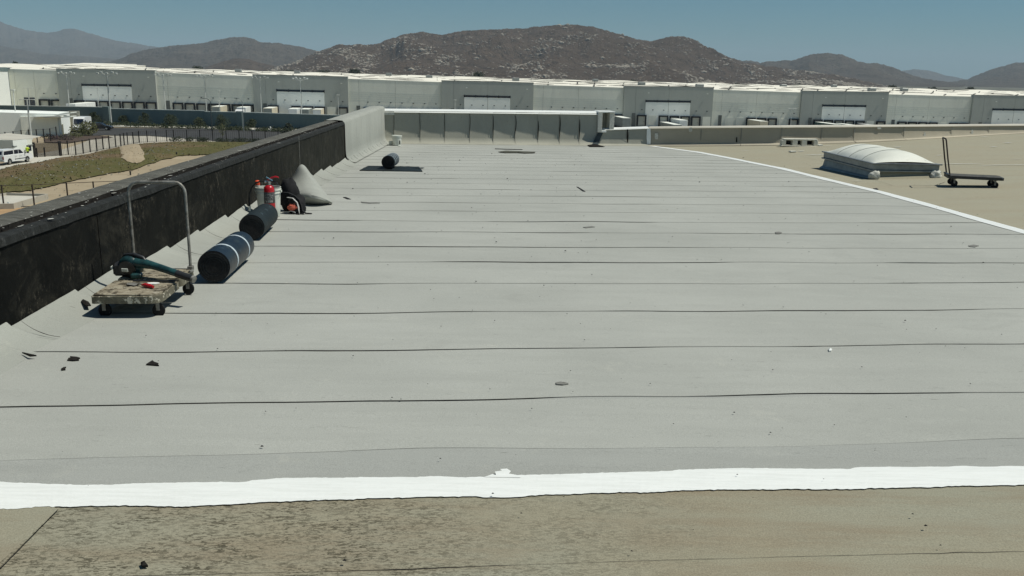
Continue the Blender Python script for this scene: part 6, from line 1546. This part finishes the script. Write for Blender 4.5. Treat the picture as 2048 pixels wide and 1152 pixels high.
trailer((8, 2), 11.0, 'cream', 'beige trailer seen over the right parapet near the small white sign', h=3.8)
trailer((9, 0), 14.0, 'trgreen', 'green trailer seen over the right parapet', h=3.6)
trailer((9, 2), 14.0, 'trg', 'grey trailer roof beside the green trailer', h=3.3)
trailer((9, 4), 13.0, 'trnavy', 'navy trailer seen over the right parapet', h=3.4)
trailer((10, 0), 13.0, 'trw', 'white topped trailer seen above the skylight', h=3.2)
trailer((10, 2), 13.0, 'trw', 'white topped trailer right of the one above the skylight', h=3.0)

# far trees on the skyline of the roof
hor = [(957, 143, 158, 21, 700), (711, 136, 150, 26, 760), (395, 131, 140, 18, 900), (645, 139, 148, 30, 900), (1265, 158, 167, 8, 640), (1420, 163, 172, 12, 640), (1475, 165, 174, 9, 640), (1597, 165, 178, 16, 640), (1626, 169, 178, 18, 680), (1867, 172, 186, 14, 600), (1845, 176, 186, 16, 620), (1943, 172, 188, 8, 700), (1785, 168, 182, 6, 700), (800, 147, 156, 34, 900), (580, 139, 146, 30, 950), (30, 122, 130, 6, 900), (1750, 174, 182, 20, 700), (1700, 172, 180, 16, 700)]
hl = ['round dark tree standing alone above the middle of the warehouse roof', 'spreading dark tree above the left part of the roof against the rocky hill', 'low dark clump above the roof at the left foot of the hills', 'flat dark treeline clump left of the spreading tree', 'tiny dark tree above the roof right of the boxed step', 'small dark tree above the fourth dark bay', 'tiny round tree just right of the one above the fourth bay', 'dark tree beside a grey rooftop unit above the right part of the roof', 'low wide dark tree right of the grey rooftop unit', 'dark pointed tree at the foot of the right hills', 'wide low tree left of the pointed one at the right', 'thin hazy tree near the right edge', 'slim hazy tree left of the pointed one at the right', 'long low dark clump between the spreading tree and the round tree', 'faint low clump at the foot of the mid hills', 'tiny tree above the far roofs at the left edge', 'low grey clump above the seventh bay', 'low hazy clump right of the quarry buildings']
for (u, v0, v1, w_, yy), lb_ in zip(hor, hl):
    t_ = atY(u, v0, yy); b_ = atY(u, v1, yy); wm = w_ / FPX * yy; h = t_.z - (-20)
    o = empty('tree', lb_, 'tree', (t_.x, yy, -20.0), group='trees on the skyline beyond the warehouse')
    MB().tube([(0, 0, 0), (0, 0, h * .7)], [.5, .25], 6).build('trunk', 'bark', o)
    m = MB(); hc = (t_.z - b_.z) * .5 + 1.5
    for k in range(6): leafball(m, (random.uniform(-.28, .28) * wm, random.uniform(-.3, .3) * wm, h - hc + random.uniform(-.3, .3) * hc * .4), max(hc * .8, wm * .28), 110, max(.45, hc * .14), hc / max(hc * .8, wm * .28) * .8, k)
    m.build('crown', 'leafk' if yy < 800 else 'leaf', o)

# ================================================================== HILLS
def ridge(name, pts, D1, foot, width, mat, amp, seed, label=None, ext=True, res=2.2, back=.4, fz=-25, jag=1.0):
    pts = list(pts); us_ = []; u = pts[0][0]
    while u <= pts[-1][0]: us_.append(u); u += res
    vv = resample(pts, us_); NT = 46; rows = []
    for i in range(NT + 1):
        t = i / NT; row = []
        for u, v in zip(us_, vv):
            v2 = v + jag * (1.3 * noise.noise(V((u * .05, seed, 0))) + .8 * noise.noise(V((u * .17, seed, 2))) + .45 * noise.noise(V((u * .6, seed, 4))))
            cr_ = atY(u, v2, D1); zc = cr_.z
            if t <= 1 - back * .5:
                f = t / (1 - back * .5); y = D1 - width * (1 - f); prof = f ** 1.25
                g = math.sin(math.pi * f) ** .8
            else:
                f = (t - (1 - back * .5)) / (back * .5); y = D1 + width * .6 * f; prof = 1 - .8 * f; g = math.sin(math.pi * f) * .5
            x = cr_.x * (y / D1)
            nz = (1 - 2 * abs(noise.noise(V((x / (width * .32), y / (width * .5), seed))))) * amp + .45 * amp * fbm(x / (width * .10), y / (width * .12), seed, 6)
            h = (zc - fz) * prof
            z = fz + h + g * (nz - amp * .8) * min(1, h / (amp * 1.5 + 1))
            lim = EYE + (cr_.z - EYE) * (y / D1) - (1 - min(1, f if t <= 1 - back * .5 else 1)) * 1.0
            row.append((x, y, min(z, lim) if t < 1 - back * .5 else z))
        rows.append(row)
    o = MB().grid(rows).build(name, mat, None, True); tag(o, kind='structure'); return o, rows
ridge('far_mountain', [(-500, 60), (-200, 40), (-60, 30), (0, 40), (30, 52), (60, 59), (92, 64), (112, 62), (130, 57), (150, 57), (190, 68), (230, 79), (270, 85), (310, 92), (350, 100), (400, 112), (470, 122)], 11000, 8000, 3000, 'hillf', 140, 1, jag=1.2)
ridge('far_mountain', [(-400, 110), (-100, 88), (0, 90), (40, 98), (90, 108), (170, 112), (240, 118), (330, 124)], 7500, 6500, 1000, 'hillf', 40, 2, jag=.6)
ridge('mountain', [(190, 130), (238, 118), (262, 106), (300, 97), (345, 90), (400, 86), (430, 79), (458, 73), (490, 72), (503, 75), (520, 83), (560, 85), (600, 92), (632, 101), (680, 108), (760, 118), (860, 132)], 5200, 4400, 1400, 'hillf', 80, 3, jag=1.4)
ridge('mountain', [(410, 134), (440, 124), (465, 117), (480, 116), (500, 118), (516, 124), (550, 132)], 3300, 3000, 300, 'hill', 8, 4, jag=.6)
o1, rk = ridge('rocky_hill', [(520, 140), (560, 132), (600, 119), (632, 104), (655, 95), (680, 88), (692, 90), (715, 87), (745, 88), (762, 84), (785, 73), (803, 67), (825, 63), (845, 60), (862, 64), (885, 67), (915, 59), (950, 56), (1010, 55), (1050, 53), (1090, 49), (1135, 45.5), (1175, 50), (1205, 58), (1240, 66), (1275, 76), (1300, 80), (1322, 75), (1340, 70), (1360, 70), (1378, 74), (1392, 80), (1410, 91), (1440, 103), (1462, 114), (1480, 120), (1530, 130), (1600, 140), (1680, 150), (1760, 168), (1840, 186)], 3000, 2000, 1100, 'hill', 62, 5, jag=1.9, res=1.6)
ridge('mountain', [(1420, 125), (1470, 119), (1500, 119), (1520, 124), (1545, 120), (1582, 120), (1600, 115), (1625, 107), (1655, 104), (1680, 106), (1700, 113), (1718, 121), (1740, 125), (1768, 127), (1790, 136), (1830, 152), (1870, 160), (1930, 168)], 4800, 3900, 1300, 'hillf', 75, 6, jag=1.9)
ridge('far_mountain', [(1760, 150), (1795, 142), (1830, 138), (1860, 141), (1890, 150), (1930, 158), (1980, 164)], 10500, 9900, 700, 'hillf', 40, 7, jag=.5)
ridge('mountain', [(1850, 172), (1900, 163), (1935, 158), (1955, 149), (1985, 137), (2020, 127), (2048, 123), (2120, 108), (2250, 96), (2500, 120)], 5600, 4500, 1500, 'hillf', 80, 8, jag=1.4)
# granite boulders on the rocky hill
ico = [(0, 0, 1), (.89, 0, .45), (.28, .85, .45), (-.72, .53, .45), (-.72, -.53, .45), (.28, -.85, .45), (.72, .53, -.45), (-.28, .85, -.45), (-.89, 0, -.45), (-.28, -.85, -.45), (.72, -.53, -.45), (0, 0, -1)]
icf = [(0, 1, 2), (0, 2, 3), (0, 3, 4), (0, 4, 5), (0, 5, 1), (1, 6, 2), (2, 7, 3), (3, 8, 4), (4, 9, 5), (5, 10, 1), (1, 10, 6), (2, 6, 7), (3, 7, 8), (4, 8, 9), (5, 9, 10), (11, 7, 6), (11, 8, 7), (11, 9, 8), (11, 10, 9), (11, 6, 10)]
m = MB(); k = 0; RN = int(46 * (1 - .4 * .5)); tries = 0
while k < 7000 and tries < 90000:
    tries += 1
    i = random.randint(3, RN - 1); j = random.randint(4, len(rk[0]) - 5); p = V(rk[i][j]).lerp(V(rk[i + 1][j + 1]), random.random())
    d_ = noise.noise(V((p.x / 130, p.z / 36, 3))) + .7 * noise.noise(V((p.x / 45, p.z / 16, 8)))
    if d_ < .05 + .55 * random.random() and random.random() < .94: continue
    s_ = random.uniform(1.0, 3.0) * (2.4 if random.random() < .06 else 1); rs = V((s_ * random.uniform(.8, 1.8), s_ * random.uniform(.8, 1.3), s_ * random.uniform(.5, 1.0)))
    sd_ = random.random() * 99; a_ = random.random() * 3
    m.add([(p.x + (q[0] * math.cos(a_) - q[1] * math.sin(a_)) * rs.x * (1 + .3 * noise.noise(V(q) + V((sd_, 0, 0)))), p.y - 1 + (q[0] * math.sin(a_) + q[1] * math.cos(a_)) * rs.y, p.z + q[2] * rs.z * (1 + .3 * noise.noise(V(q) * 2 + V((sd_, 0, 0))))) for q in ico], icf); k += 1
tag(m.build('hill_boulders', 'granite'), 'pale granite boulders scattered over the big rocky hill', 'boulders', kind='stuff')

# ================================================================== AIR
k = D.materials.new('haze_air'); k.use_nodes = True; nn = k.node_tree.nodes; nn.clear()
vo = nn.new('ShaderNodeVolumePrincipled'); vo.inputs['Color'].default_value = (0.68, 0.87, 1.0, 1); vo.inputs['Density'].default_value = HAZE; vo.inputs['Anisotropy'].default_value = 0.0
ou = nn.new('ShaderNodeOutputMaterial'); k.node_tree.links.new(vo.outputs[0], ou.inputs['Volume'])
M['air'] = k
tag(MB().box((0, 12500, 340), (44000, 27500, 780)).build('haze', 'air'), kind='stuff')
D.objects['haze']['label'] = 'thin blue haze filling the air of the whole valley'; D.objects['haze']['category'] = 'haze'
